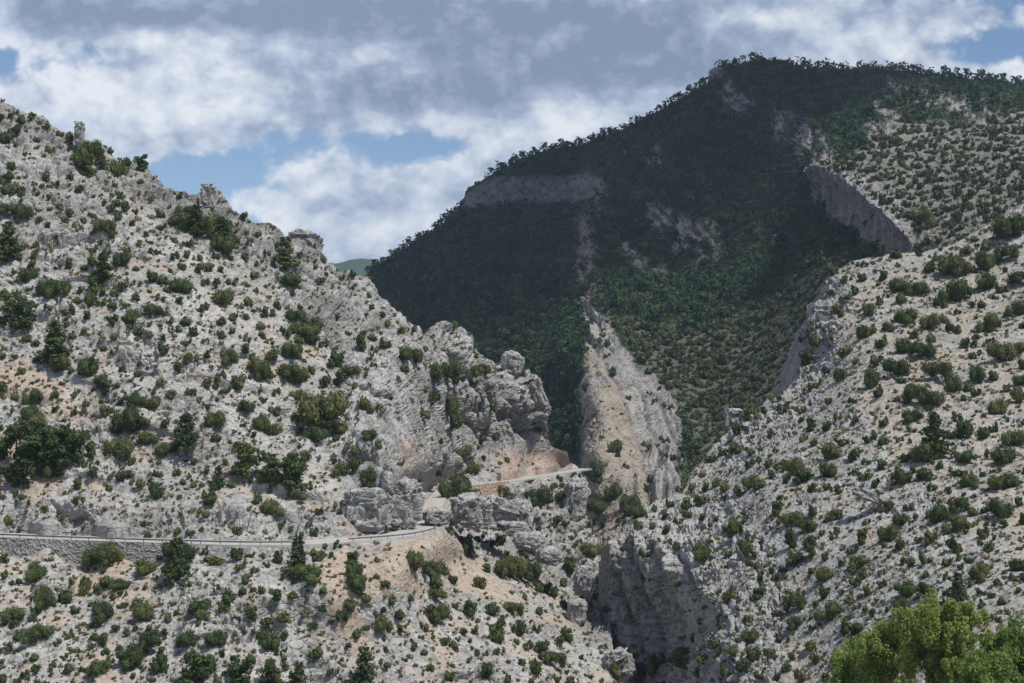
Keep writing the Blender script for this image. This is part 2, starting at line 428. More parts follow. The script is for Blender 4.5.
def finish_left(px, py, P, N, nf):
    rd = road_dist(P)
    near = (np.abs(P[..., 2] - ROAD_Z) < 8)
    cor = (px > 385) & (px < 480)
    w_in = np.where(cor, 2.9, 4.5)
    k = np.where(near, sstep(w_in - .1, np.where(cor, 4.2, np.where(py < np.interp(px, [0, 300, 400], [537, 540, 532]), 6.2, 9.0)), rd), 1.0)
    wz = soft_poly(px, py, [(-95, 540.5), (60, 543.5), (118, 545), (132, 548), (100, 559), (60, 569), (-95, 572)], 1, 2.5)
    P[..., 1] += 1.5 * wz * (rd > 3.2)
    fl = (np.abs(P[..., 2] - ROAD_Z) < 2.2) & (rd < w_in + 1.1)
    P[..., 2] = np.where(fl, ROAD_Z - .25 + (P[..., 2] - ROAD_Z + .25) * sstep(w_in, w_in + 1.1, rd), P[..., 2])
    big = fbm(P / 34, 3, 3)
    patch = sstep(-.05, .25, fbm(P / 16, 3, 8) + .12 * (py < 480))
    rock = np.maximum(multi(px, py, A_ROCK, 9), .75 * patch)
    soil = multi(px, py, A_SOIL, 18, 90) * sstep(-.55, -.05, fbm(P / 6, 4, 91))
    smooth = multi(px, py, A_SMOOTH, 6, 120)
    rock *= (1 - .8 * soil)
    d = 2.6 * big * (.4 + .6 * rock) + fbm(P / 7, 3, 21) * (.35 + .75 * rock)
    cut = multi(px, py, A_CUT, 3, 195)
    crag = multi(px, py, A_CRAG, 14, 190)
    q = P / np.array([15, 15, 19]) + .25 * np.stack([vnoise(P / 9, 91), vnoise(P / 9 + 20, 92), vnoise(P / 9 + 40, 93)], -1)
    f1, f2, idv = cells(q, 94)
    crag = crag * np.where(near, sstep(4, 16, P[..., 2] - ROAD_Z + 2), 1.0) * (P[..., 2] > ROAD_Z) + crag * (P[..., 2] <= ROAD_Z)
    d += crag * (5.2 * (.55 - f1) - 2.0 * (1 - sstep(0, .16, f2 - f1)))
    q = P / np.array([6, 6, 7]) + .3 * np.stack([vnoise(P / 4, 95), vnoise(P / 4 + 20, 96), vnoise(P / 4 + 40, 97)], -1)
    f1b, f2b, idb = cells(q, 98)
    d += crag * (1.5 * (.5 - f1b) - .8 * (1 - sstep(0, .14, f2b - f1b)))
    bed = (P[..., 2] + .22 * P[..., 0] + 2.5 * fbm(P / 18, 3, 99)) / 6.5          # ledges along the bedding
    saw = bed - np.floor(bed)
    ledge = sstep(.0, .3, fbm(P * np.array([1, 1, 2.2]) / 24, 3, 100)) * (1 - .7 * crag) * (py < 530)
    d += ledge * 2.0 * (sstep(0, .16, saw) * (1 - saw) - .4)
    d += rock * (1 - .55 * smooth) * (1 - .5 * crag) * (3.2 * blocks(P, 19, 5, (1, 1, 1.3)) + 2.4 * blocks(P, 8.5, 1) + 1.0 * blocks(P, 3.4, 2) + .35 * blocks(P, 1.5, 3))
    d += (1 - rock) * (.28 * blocks(P, 1.6, 4, (1, 1, 1)) * (1 - .5 * soil) + .12 * fbm(P / .9, 2, 30))
    d *= k * (1 - .85 * wz) * (1 - .82 * cut) * STRETCH(P)
    top = np.zeros_like(d); top[nf - 1:] = 1
    P = P + N * d[..., None]
    warm = multi(px, py, A_WARM, 5, 150)
    cr = crag * np.maximum(1 - sstep(.02, .14, f2 - f1), .8 * (1 - sstep(.02, .11, f2b - f1b)))
    dark = np.maximum(.8 * multi(px, py, A_DARK, 10, 170) * sstep(-.35, .1, fbm(P / 10, 3, 171)), np.maximum(.45 * sstep(.05, .4, fbm(P / 22, 3, 172)) * rock, .8 * cr))
    s = np.clip(soil + (.85 * (1 - rock) * sstep(-.05, .3, fbm(P / 9, 4, 77)) + .5 * ledge * sstep(.5, .9, saw)) * (1 - crag), 0, 1)
    return P, np.stack([s, warm, dark, np.zeros_like(s)], -1)

left, LP, _, _ = build_sheet('left_hillside', -90, 640, 1.15, 1.3, A_TOP, A_BOT, A_ANCH, finish_left, M_left, (36, 260, .55), ext=(260, 0))

# ---- right hillside ------------------------------------------------------------
B_TOP = [(600, 700), (603, 655), (606, 635), (608, 560), (610, 540), (618, 534), (629, 522), (647, 510), (662, 500), (681, 493), (703, 467), (712, 452), (716, 445), (722, 441), (729, 430), (733, 414), (742, 410), (750, 420),
         (765, 408), (780, 396), (791, 388), (799, 378), (804, 352), (808, 325), (812, 313), (818, 305), (826, 295), (830, 280), (836, 272), (853, 264), (887, 255), (922, 252),
         (953, 244), (992, 222), (1024, 203), (1110, 168), (1440, 60)]
B_BOT = [(600, 760), (640, 760), (1110, 820)]
B_ANCH = [(1440, 820, 110), (1440, 683, 160), (1440, 500, 225), (1440, 300, 370), (1440, 60, 480), (1110, 820, 128), (1000, 800, 140), (1000, 720, 165), (900, 800, 160), (1024, 683, 183), (850, 683, 214), (850, 760, 190), (720, 683, 244), (720, 760, 228), (640, 760, 280), (606, 710, 304),
          (612, 545, 327), (612, 600, 326.5), (614, 640, 326), (640, 545, 321), (640, 640, 319.5), (665, 570, 311), (668, 645, 309), (688, 590, 298), (686, 640, 297), (700, 580, 287), (660, 690, 298), (625, 685, 310),
          (706, 600, 274), (704, 650, 263), (640, 530, 325), (612, 665, 322),
          (629, 522, 334), (660, 502, 344), (720, 450, 372), (735, 415, 385), (790, 390, 398), (815, 345, 412), (810, 316, 424), (830, 280, 438), (890, 254, 448), (950, 245, 452), (1024, 205, 460), (1110, 170, 468),
          (820, 365, 405), (760, 500, 302), (720, 540, 303), (760, 600, 262), (850, 500, 283), (950, 500, 264), (1060, 500, 250), (850, 400, 345), (950, 400, 325), (1060, 400, 315), (850, 320, 405), (950, 310, 400), (1060, 290, 395),
          (850, 600, 240), (950, 600, 218), (1060, 600, 205)]
B_CLIFF = [[(608, 538), (630, 530), (655, 540), (690, 560), (705, 588), (688, 605), (682, 640), (672, 665), (640, 655), (606, 650)]]
B_RIBS = [[(640, 512), (690, 490), (740, 500), (790, 590), (770, 690), (690, 690), (700, 600), (660, 540)], [(800, 300), (840, 268), (850, 300), (830, 370), (790, 440), (730, 470), (720, 430), (790, 388)],
          [(848, 490), (890, 505), (920, 530), (890, 520)], [(600, 640), (700, 650), (700, 700), (600, 700)]]
B_SOIL = [[(840, 300), (1000, 270), (1040, 420), (900, 470), (850, 400)], [(920, 440), (1040, 420), (1040, 540), (960, 540)], [(930, 280), (1030, 270), (1030, 310), (940, 315)]]

def finish_right(px, py, P, N, nf):
    cliff = multi(px, py, B_CLIFF, 3, 300)
    ribs = multi(px, py, B_RIBS, 8, 320)
    soil = multi(px, py, B_SOIL, 14, 340) * sstep(-.25, .2, fbm(P / 8, 4, 345))
    patch = sstep(.0, .3, fbm(P / 11, 3, 308))
    rock = np.clip(np.maximum(np.maximum(cliff, ribs), .7 * patch), 0, 1)
    d = 2.2 * fbm(P / 30, 3, 303) + fbm(P / 6, 3, 321) * (.35 + .5 * rock)
    d += rock * (1 - .35 * cliff) * (1.5 * blocks(P, 6, 301, (1.5, 1, .6), (.35, .2, .4)) + .8 * blocks(P, 2.6, 302, (1.5, 1, .7), (.35, .2, .4)) + .35 * blocks(P, 1.1, 303))
    s = (px - (640 + (py - 510) * .42 + 10 * fbm(P / 14, 2, 360)))            # steep beds running down the nose of the hill
    d += ribs * .9 * (np.abs((((s + 9 * fbm(P / 7, 3, 363)) / 14.0) % 1) - .5) * 2 - .5) * sstep(-.1, .3, fbm(P / 9, 2, 361))
    s2 = (px - .34 * (py - 540)) / 25 + .35 * fbm(P * np.array([1, 1, .4]) / 9, 3, 366)
    crk = cliff * sstep(.55, .95, np.abs((s2 % 1) - .5) * 2)
    d += cliff * (1.6 * blocks(P, 5, 368, (1.3, 1, .6), (.2, .1, .3)) + .8 * blocks(P, 2.2, 369)) + cliff * (-2.6 * (np.abs((s2 % 1) - .5) * 2 - .5) + 1.0 * fbm(P * np.array([1, 1, .35]) / 4, 3, 367))
    d += (1 - rock) * (.30 * blocks(P, 1.5, 304, (1, 1, 1)) + .12 * fbm(P / .8, 2, 330))
    P = P + N * d[..., None]
    sm = (1 - cliff) * np.clip(.68 * soil + .7 * (1 - rock) * sstep(-.05, .3, fbm(P / 7, 4, 377)), 0, 1)
    dark = .40 * crk + .10 * cliff * sstep(-.2, .3, fbm(P * np.array([1, 1, .25]) / 3, 3, 371)) + .8 * ribs * sstep(.05, .35, fbm(np.stack([s / 5, py / 40, 0 * s], -1), 3, 378))
    return P, np.stack([sm, 0 * sm, dark, 0 * sm], -1)

right, RP, _, _ = build_sheet('right_hillside', 600, 1110, 1.15, 1.3, B_TOP, B_BOT, B_ANCH, finish_right, M_right, (36, 220, .5), ext=(0, 330))

# ---- mountain ------------------------------------------------------------------
C_TOP = [(150, 345), (330, 300), (350, 286), (368, 271.5), (379, 264.5), (409, 246), (436, 228), (455, 212), (460, 203), (467, 190), (486, 177), (524, 158), (558, 147), (589, 141), (620, 131), (643, 121), (673, 106), (696, 92), (709, 84),
         (711, 73), (716, 68.5), (730, 65), (749, 61), (780, 62), (810, 68), (848, 67), (886, 69), (915, 71), (953, 75), (992, 81), (1024, 85), (1060, 92), (1110, 104), (1440, 190)]
C_BOT = [(330, 430), (400, 440), (500, 480), (560, 520), (600, 560), (680, 560), (760, 520), (830, 420), (860, 330), (1110, 330)]
C_ANCH = [(1440, 190, 1050), (1440, 330, 520), (150, 345, 1280), (150, 430, 900), (330, 300, 1330), (368, 272, 1350), (409, 246, 1370), (455, 212, 1390), (486, 177, 1420), (589, 141, 1500), (643, 121, 1470), (711, 78, 1400), (780, 62, 1420), (848, 67, 1400), (953, 75, 1330), (1024, 85, 1270), (1110, 104, 1200),
          (470, 207, 1352), (520, 180, 1375), (520, 201, 1362), (585, 179, 1335), (575, 200, 1310),
          (330, 430, 900), (400, 330, 1130), (450, 330, 1060), (400, 430, 900), (500, 300, 1120), (540, 250, 1190), (555, 330, 990), (550, 430, 800), (572, 300, 1060), (572, 240, 1180), (574, 400, 835), (572, 450, 740), (500, 470, 760),
          (587, 200, 1230), (585, 240, 1140), (586, 290, 1020), (590, 320, 935), (582, 360, 830), (581, 400, 765), (579, 450, 690), (580, 500, 640), (600, 560, 560),
          (630, 350, 850), (650, 400, 760), (640, 450, 670), (660, 490, 600), (680, 470, 640), (685, 420, 730), (680, 560, 540),
          (640, 250, 1090), (690, 230, 1120), (700, 300, 960), (700, 350, 860), (705, 420, 740), (760, 250, 1060), (760, 330, 860), (760, 420, 690), (740, 470, 620), (760, 520, 540), (650, 180, 1260), (720, 150, 1290), (800, 130, 1230),
          (780, 140, 1250), (830, 130, 1160), (820, 164, 920), (821, 203, 915), (862, 186, 835), (868, 238, 815), (905, 222, 745), (905, 250, 738), (835, 172, 895), (842, 222, 880), (812, 190, 1010), (815, 240, 900), (850, 262, 790), (805, 160, 1080), (830, 300, 760),
          (875, 160, 900), (920, 200, 790), (960, 160, 860), (1024, 150, 850), (1024, 200, 720), (940, 240, 690), (1100, 200, 690), (1110, 330, 540), (900, 330, 610), (870, 110, 1130), (895, 108, 1120), (900, 84, 1240), (950, 92, 1210), (960, 115, 1080), (990, 112, 1060), (1080, 120, 1050), (1024, 110, 1060)]
R_PATCH = [[(636, 190), (662, 205), (690, 222), (718, 218), (724, 262), (700, 268), (668, 243), (643, 228)], [(618, 230), (634, 240), (642, 258), (668, 270), (660, 278), (630, 268), (620, 250)],
           [(768, 108), (797, 112), (832, 138), (837, 160), (800, 162), (773, 138)], [(863, 108), (897, 106), (892, 136), (860, 137)], [(882, 78), (907, 80), (987, 106), (993, 122), (960, 115), (897, 100)],
           [(722, 80), (752, 93), (757, 110), (730, 117), (712, 105)], [(640, 140), (665, 150), (668, 175), (645, 170)]]
C_BAND = [[(459, 206), (466, 188), (488, 179), (592, 176), (600, 188), (585, 201), (510, 201), (470, 207)], [(709, 84), (710, 70), (720, 66), (724, 78)]]
C_GULLY = [[(577, 215), (592, 200), (596, 250), (595, 300), (588, 318), (578, 305), (575, 250)], [(585, 180), (606, 180), (604, 225), (596, 210)]]
C_FIN = [[(815, 162), (838, 168), (862, 184), (906, 220), (914, 252), (880, 254), (852, 232), (824, 208)]]
C_SPUR = [[(583, 310), (600, 312), (625, 345), (650, 372), (676, 395), (684, 440), (684, 495), (660, 505), (620, 540), (578, 545), (577, 480), (579, 400)]]
C_LIT = [[(868, 140), (900, 118), (960, 122), (1030, 105), (1120, 110), (1120, 340), (900, 280), (912, 235), (868, 188), (838, 168)]]
C_MID = [[(590, 300), (640, 320), (690, 330), (760, 300), (830, 255), (870, 270), (860, 340), (800, 420), (690, 520), (684, 420), (650, 372), (615, 330)]]

C_TOPROCK = [[(825, 160), (845, 166), (875, 184), (915, 218), (938, 238), (918, 252), (904, 222), (862, 186), (836, 172)]]
def c_masks(px, py):
    g = lambda polys, w, s: multi(px, py, polys, w, s)
    Q = np.stack([px, py, 0 * px], -1) / 1.0
    n = fbm(Q / 7, 3, 401); n2 = fbm(Q / 16, 3, 402)
    al = np.stack([(px * .80 + py * .60) / 15, (-px * .60 + py * .80) / 4.5, 0 * px], -1)
    na = fbm(al, 3, 404) + .35 * n
    patch = np.maximum(g(R_PATCH, 18, 400) * sstep(-.10, .08, na), .40 * g(C_TOPROCK, 5, 495) * sstep(-.25, .1, n))
    band = g(C_BAND, 3, 420); gully = g(C_GULLY, 4, 440) * sstep(-.75, -.3, n)
    fin = g(C_FIN, 2.5, 450); spur = g(C_SPUR, 5, 460)
    lit = g(C_LIT, 10, 470) * (1 - fin); mid = g(C_MID, 12, 480)
    speck = sstep(.27, .40, n + .35 * n2) * in_poly(px, py, [(600, 130), (720, 100), (780, 180), (720, 320), (600, 300)])
    return patch, band, gully, fin, spur, lit, mid, speck

def finish_mount(px, py, P, N, nf):
    patch, band, gully, fin, spur, lit, mid, speck = c_masks(px, py)
    rock = np.clip(patch + band + gully + fin + spur + .5 * lit + speck, 0, 1)
    d = 7 * fbm(P / 120, 3, 500) * (1 - fin) * (1 - .7 * band) + 2.5 * fbm(P / 28, 3, 505) * (1 - .6 * fin)
    d += rock * (1 - .6 * spur) * (4.5 * blocks(P, 14, 501, (1, 1, .8)) + 2.3 * blocks(P, 6, 502) + .6 * blocks(P, 2.8, 503)) * (1 - .5 * fin)
    cy = np.interp(py, [300, 340, 400, 450, 490, 560], [588, 615, 652, 668, 674, 680])
    s = (px - cy + 9 * fbm(P / 45, 3, 510))
    spr = spur * sstep(-48, -18, s) * (.35 + .65 * sstep(-.3, .2, fbm(P / 30, 2, 512)))
    d += spr * 7.0 * (np.abs(((s / 17.0) % 1) - .5) * 2 - .5)
    d += spr * 1.2 * (np.abs((((s + 3 * fbm(P / 12, 2, 513)) / 6.0) % 1) - .5) * 2 - .5)
    fl = (px * .9 + py * .15) / 9 + .7 * fbm(P / 22, 3, 515)
    d += (fin + .8 * band) * (2.0 * (np.abs((fl % 1) - .5) * 2 - .5) + 1.6 * fbm(P * np.array([1, 1, .3]) / 8, 3, 516))
    P = P + N * d[..., None]
    veg = np.clip(1 - (patch + band + gully + fin + spur + speck), 0, 1) * (1 - .60 * lit) * (1 - .2 * mid)
    n = fbm(P / 18, 4, 520)
    line = (1 - sstep(.08, .42, np.abs(((s / 17.0) % 1) - .5) * 2)) * sstep(-.7, -.1, fbm(P / 25, 3, 530)) + .6 * sstep(.6, .95, np.abs(((s / 5.0) % 1) - .5) * 2) * sstep(-.1, .3, fbm(P / 20, 3, 531))
    soil = np.clip(.9 * lit * sstep(-.1, .25, n) + .8 * spur * sstep(-.1, .2, n + .5 * (s < -25) - .25), 0, 1) + .3 * gully
    low = np.clip((py - np.interp(px, [818, 850, 910], [190, 222, 240])) / 14, 0, 1)
    warm = np.clip(.85 * fin * low + .55 * gully + .4 * band * sstep(0, .3, n) + .15 * patch, 0, 1)
    dark = fin * (.5 + .5 * sstep(-.25, .15, fbm(P * np.array([1, 1, .12]) / 5, 3, 533))) + .65 * band + .35 * gully + 1.4 * spr * np.clip(line, 0, 1) + .85 * (patch + band) * sstep(-.02, .2, fbm(P * np.array([1, 1, .6]) / 7, 3, 534))  # fin face: its shade deepened in the colour, under the streaks
    return P, np.stack([np.clip(soil, 0, 1), warm, dark, veg], -1)

mount, MP, _, _ = build_sheet('mountain', 330, 1110, 1.4, 1.3, C_TOP, C_BOT, C_ANCH, finish_mount, M_mount, (30, 900, .42), -95, ext=(180, 330))

def overhang():
    T = np.array([(814, 170, 940), (820, 163, 925), (838, 170, 893), (862, 184, 848), (885, 203, 796), (905, 220, 750), (916, 234, 728)], float)
    Bm = np.array([(816, 196, 940), (822, 208, 924), (838, 221, 890), (856, 237, 846), (878, 252, 796), (900, 257, 752), (914, 257, 730)], float)
    t = np.linspace(0, len(T) - 1, 150); k = np.arange(len(T))
    g = lambda A: np.stack([np.interp(t, k, A[:, c]) for c in range(3)], -1)
    A, B = g(T), g(Bm)
    A[:, 1] += 4.2 * vnoise(np.c_[t * 2.2, 0 * t, 0 * t], 541) + 2.6 * vnoise(np.c_[t * 7, 0 * t, 0 * t], 542) + 1.5 * vnoise(np.c_[t * 22, 0 * t, 0 * t], 552)
    PT, PB = at(A[:, 0], A[:, 1], A[:, 2] - 9), at(B[:, 0], B[:, 1], B[:, 2] - 9)
    PT[:, 0] -= 7; PB[:, 0] -= 3
    rows, mk = [], []
    n = 46
    for r in range(n):
        v = r / (n - 1); P = PB * (1 - v) + PT * v
        P[:, 0] += 4.5 * math.sin(v * 3.14) * .6          # a hollow face
        nz = 3.0 * blocks(P, 9, 553, (1, 1, .55)) + 1.7 * fbm(P * np.array([1, 1, .16]) / 6, 3, 543) + .9 * fbm(P / 4, 2, 544)
        nz += 1.4 * (np.abs((t * 3.1 + .4 * vnoise(P / 20, 545)) % 1 - .5) * 2 - .5)
        P[:, 0] -= nz; P[:, 1] -= .4 * nz
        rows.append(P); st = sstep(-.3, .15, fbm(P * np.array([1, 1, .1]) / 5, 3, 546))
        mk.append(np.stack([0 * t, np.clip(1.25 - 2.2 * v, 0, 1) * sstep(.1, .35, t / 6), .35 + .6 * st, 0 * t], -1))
    for r in range(1, 14):                                # the sunlit rim running back into the slope
        w = r / 13; P = PT + np.array([1, .35, .10]) * (w * (15 + 12 * vnoise(np.c_[t * 1.7, 0 * t, 0 * t], 549) + 8 * vnoise(np.c_[t * 5, 0 * t, 0 * t], 550)))[:, None]
        P[:, 2] += 1.8 * math.sin(w * 3.0) + 3.0 * fbm(P / 7, 3, 547) + 4.5 * blocks(P, 8, 548) + 1.5 * blocks(P, 3, 551)
        rows.append(P); mk.append(np.tile(np.array([.1, 0, 0, 0]), (len(t), 1)))
    low = rows[0] + np.array([30, 10, -14.0]); rows.insert(0, low); mk.insert(0, mk[0])
    last = rows[-1] + np.array([10, 4, -25.0]); rows.append(last); mk.append(mk[-1])
    m, c = len(rows), len(t); i = np.arange(m * c).reshape(m, c)
    f = np.stack([i[:-1, :-1], i[1:, :-1], i[1:, 1:], i[:-1, 1:]], -1).reshape(-1, 4)
    j = np.arange(m - 1); z = (m - 1 - j)
    f2 = np.stack([i[0, :-1], i[0, 1:], i[-1, 1:], i[-1, :-1]], -1)
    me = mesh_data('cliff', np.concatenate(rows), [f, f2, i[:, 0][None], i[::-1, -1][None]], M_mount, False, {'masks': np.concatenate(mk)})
    return tag(obj('cliff', me), 'overhanging cliff with a shaded streaked face and pale rim, high on the wooded mountain', 'cliff')
cliff_o = overhang()

# ---- far hills, valley ground ----------------------------------------------------
def finish_far(px, py, P, N, nf):
    P = P + N * (45 * fbm(P / 500, 4, 700) + 12 * fbm(P / 90, 3, 703))[..., None]
    return P, np.stack([0 * px, 0 * px, 0 * px, np.full(px.shape, .97)], -1)
far, _, _, _ = build_sheet('far_hills', 180, 560, 2, 2, [(180, 285), (260, 268), (330, 262.5), (347, 262.5), (366, 266.5), (388, 271.5), (420, 275), (560, 290)], [(180, 392), (560, 392)],
                           [(180, 285, 5600), (345, 263, 5500), (560, 290, 5600), (180, 392, 4200), (345, 392, 4100), (560, 392, 4200), (345, 320, 4800)], finish_far, M_mount, (12, 2500, .2), -95) if False else (None,) * 4

def far_hills():
    xs = np.linspace(-900, 500, 160); ys = np.linspace(3600, 6600, 120)
    X, Yg = np.meshgrid(xs, ys)
    P = np.stack([X, Yg, 0 * X], -1)
    crest = np.interp(X, [-900, -640, -545, -500, -430, -300, 500], [470, 478, 492, 490, 462, 440, 300])
    z = crest * np.exp(-((Yg - 5300) / 900) ** 2) + 30 * fbm(P / 420, 4, 701) + 8 * fbm(P / 90, 3, 702)
    z = np.maximum(z, -80) - 12
    P[..., 2] = z
    i = np.arange(X.size).reshape(X.shape)
    f = np.stack([i[:-1, :-1], i[:-1, 1:], i[1:, 1:], i[1:, :-1]], -1).reshape(-1, 4)
    return tag(obj('far_hills', mesh_data('far_hills', P.reshape(-1, 3), f, M_forest, False)), kind='structure')
far = far_hills()

def ground():
    """one sheet to the horizon: the spur the viewer stands on falls away to the valley floor"""
    r = np.r_[0, 2, 5, 9, 15, 25, 40, 60, 85, 115, 150, 190, 240, 300, 400, 600, 1000, 2000, 4000, 7000]
    a = np.linspace(0, 2 * np.pi, 97)[:-1]
    R, Aa = np.meshgrid(r, a, indexing='ij')
    P = np.stack([R * np.sin(Aa), R * np.cos(Aa), 0 * R], -1)
    z = -1.7 - .62 * np.maximum(R - 3, 0); z = np.maximum(z, -88)
    z = z + 1.2 * fbm(P / 15, 3, 720) * sstep(8, 30, R) * (R < 3000)
    P[..., 2] = z
    i = np.arange(R.size).reshape(R.shape)
    j = np.roll(i, -1, axis=1)
    f = np.stack([i[:-1], i[1:], j[1:], j[:-1]], -1).reshape(-1, 4)[96:]
    t = np.stack([i[0], i[1], j[1]], -1)
    return tag(obj('ground', mesh_data('ground', P.reshape(-1, 3), [f, t], M_left, True, {'masks': np.tile(np.array([.6, 0, 0, .4]), (R.size, 1))})), kind='structure')
ground_o = ground()

# ------------------------------------------------------------------ the road and what stands along it
def ribbon(name, a, b, mat, thick=.25):
    n = len(a)
    v = np.concatenate([a, b, a - [0, 0, thick], b - [0, 0, thick]])
    i = np.arange(n - 1)
    f = [np.stack([i, i + 1, n + i + 1, n + i], -1), np.stack([2 * n + i, 3 * n + i, 3 * n + i + 1, 2 * n + i + 1], -1),
         np.stack([i, 2 * n + i, 2 * n + i + 1, i + 1], -1), np.stack([n + i, n + i + 1, 3 * n + i + 1, 3 * n + i], -1)]
    return mesh_data(name, v, f, mat)
road = tag(obj('road', ribbon('road', road_edge(-3.9, .05), road_edge(4.2, .05), M_road, .5)), kind='structure')

def box(bmv, bmf, c, ax, sz):
    """append an oriented box; ax = three unit axes, sz = half sizes"""
    n = sum(len(x) for x in bmv)
    v = np.array([np.asarray(c) + sum(np.asarray(ax[k]) * sz[k] * s[k] for k in range(3)) for s in
                  [(-1, -1, -1), (1, -1, -1), (1, 1, -1), (-1, 1, -1), (-1, -1, 1), (1, -1, 1), (1, 1, 1), (-1, 1, 1)]])
    bmv.append(v); bmf.append(np.array([(0, 3, 2, 1), (4, 5, 6, 7), (0, 1, 5, 4), (1, 2, 6, 5), (2, 3, 7, 6), (3, 0, 4, 7)]) + n)

def guardrail(px0, px1, off, label):
    E = road_edge(off, .05); ex, _ = to_px(E)
    k = [i for i in range(len(E)) if px0 <= ex[i] <= px1 and (E[i, 1] < 330)]
    E = E[k]; Nn = ROAD_N[k]; L = np.r_[0, np.cumsum(np.linalg.norm(np.diff(E, axis=0), axis=1))]
    root = bpy.data.objects.new('guardrail', None); COL.objects.link(root); root.location = E[0]
    tag(root, label, 'guardrail', 'guardrails along the mountain road')
    o0 = E[0]
    prof = [(0, .42), (.07, .46), (.07, .53), (0, .575), (.07, .62), (.07, .70), (0, .74), (-.03, .74), (-.03, .42)]
    n = len(E); rows = []
    for a, b in prof: rows.append(np.c_[E[:, :2] + Nn * a, E[:, 2] + b] - o0)
    v = np.concatenate(rows); i = np.arange(n - 1); m = len(prof)
    f = [np.stack([r * n + i, r * n + i + 1, ((r + 1) % m) * n + i + 1, ((r + 1) % m) * n + i], -1) for r in range(m)]
    obj('rail', mesh_data('rail', v, f, M_metal), root)
    pv, pf = [], []; box(pv, pf, (0, 0, .3), ((1, 0, 0), (0, 1, 0), (0, 0, 1)), (.05, .06, .46))
    pm = mesh_data('post', np.concatenate(pv), np.concatenate(pf), M_metal)
    for d in np.arange(1, L[-1], 4.0):
        p = np.array([np.interp(d, L, E[:, c]) for c in range(3)]); nn = np.array([np.interp(d, L, Nn[:, c]) for c in range(2)])
        q = obj('post', pm, root, p - o0 - np.r_[nn * .10, 0])
        q.rotation_euler.z = math.atan2(nn[1], nn[0])
guardrail(-88, 292, 3.7, 'long grey steel guardrail on the valley edge of the pale road')
guardrail(346, 436, 3.7, 'short grey steel guardrail on the outside of the road bend below the bluff')
guardrail(58, 116, -3.5, 'grey steel guardrail piece at the foot of the rock cutting on the uphill roadside')

def wall(name, px0, px1, off, hfun, mat, label, far_part=False, top=.15):
    E = road_edge(off, top); ex, _ = to_px(E)
    k = [i for i in range(len(E)) if px0 <= ex[i] <= px1 and ((E[i, 1] > 420) == far_part)]
    E = E[k]; Nn = ROAD_N[k]; ex = ex[k]
    L = np.r_[0, np.cumsum(np.linalg.norm(np.diff(E, axis=0), axis=1))]
    S = np.arange(0, L[-1], .28); E = np.stack([np.interp(S, L, E[:, c]) for c in range(3)], -1); Nn = np.stack([np.interp(S, L, Nn[:, c]) for c in range(2)], -1); ex = np.interp(S, L, ex)
    hh = hfun(ex); R = 22; rows = []
    for r in range(R):
        t = r / (R - 1); dz = -hh * t
        P = np.c_[E[:, :2] + Nn * (.18 * hh * t)[:, None], E[:, 2] + dz]
        f1, f2, idv = cells(np.c_[S / .75, dz / .36, 0 * S], 900)
        P[:, :2] += Nn * (.22 * (idv - .5) * sstep(0, .2, f2 - f1) - .16 * (1 - sstep(0, .15, f2 - f1)))[:, None]
        rows.append(P)
    bk = np.c_[E[:, :2] - Nn * .7, E[:, 2]]; bk2 = bk - np.c_[0 * hh, 0 * hh, hh]
    rows = [bk2, bk] + rows
    n = len(E); v = np.concatenate(rows); i = np.arange(n - 1); m = len(rows)
    f = [np.stack([r * n + i, ((r + 1) % m) * n + i, ((r + 1) % m) * n + i + 1, r * n + i + 1], -1) for r in range(m)]
    caps = [np.arange(m)[None, :] * n, np.arange(m)[None, ::-1] * n + n - 1]
    att = {'masks': np.tile(np.array([0, 0, .15, 0]), (len(v), 1))} if mat is M_wallstone else None
    return tag(obj(name, mesh_data(name, v, f + caps, mat, False, att)), label, 'wall')
wall('retaining_wall', -88, 176, 4.6, lambda x: np.interp(x, [-90, 60, 100, 140, 176], [7.0, 6.6, 5.2, 4.0, 2.2]), M_wallstone, 'grey dry stone retaining wall carrying the road at the left')
w2 = wall('retaining_wall', 436, 512, 4.3, lambda x: np.interp(x, [436, 470, 500, 512], [3.5, 5.0, 4.2, 1.5]), M_brickwall, 'reddish retaining wall below the upper far stretch of road', True, .5)
# ------------------------------------------------------------------ where a view line meets the hills
def bvh_of(o):
    me = o.data
    v = np.empty(len(me.vertices) * 3, np.float32); me.vertices.foreach_get('co', v); v = v.reshape(-1, 3)
    return BVHTree.FromPolygons([tuple(x) for x in v.tolist()], [tuple(p.vertices) for p in me.polygons])
TREES = {'left': bvh_of(left), 'right': bvh_of(right), 'mountain': bvh_of(mount), 'cliff': bvh_of(cliff_o)}
ZERO = Vector((0, 0, 0))
def hit(px, py, only=None):
    dx, dz = rays(px, py); d = Vector((float(dx), 1, float(dz))).normalized()
    best = None
    for k, b in TREES.items():
        if only and k not in only: continue
        loc, nor, i, dist = b.ray_cast(ZERO, d, 5000)
        if loc is not None and (best is None or dist < best[2]): best = (np.array(loc), k, dist, np.array(nor))
    return best

# ------------------------------------------------------------------ foliage
def cards(C, Nrm, size, rng, aspect=1.0):
    """small leaf-clump faces: 4 corners around every centre, bent a little out of plane"""
    n = len(C)
    r = rng.normal(size=(n, 3)); r -= (r * Nrm).sum(-1)[:, None] * Nrm
    a = r / (np.linalg.norm(r, axis=-1)[:, None] + 1e-9); b = np.cross(Nrm, a)
    s = (size * rng.uniform(.6, 1.35, n))[:, None]
    j = lambda: 1 + rng.uniform(-.35, .35, (n, 1))
    V = np.stack([C - a * s * j() , C - b * s * aspect * j() - Nrm * s * .25, C + a * s * j(), C + b * s * aspect * j() + Nrm * s * .25], 1)
    return V.reshape(-1, 3), np.arange(4 * n).reshape(n, 4)

def unit(v): return v / (np.linalg.norm(v, axis=-1)[..., None] + 1e-9)

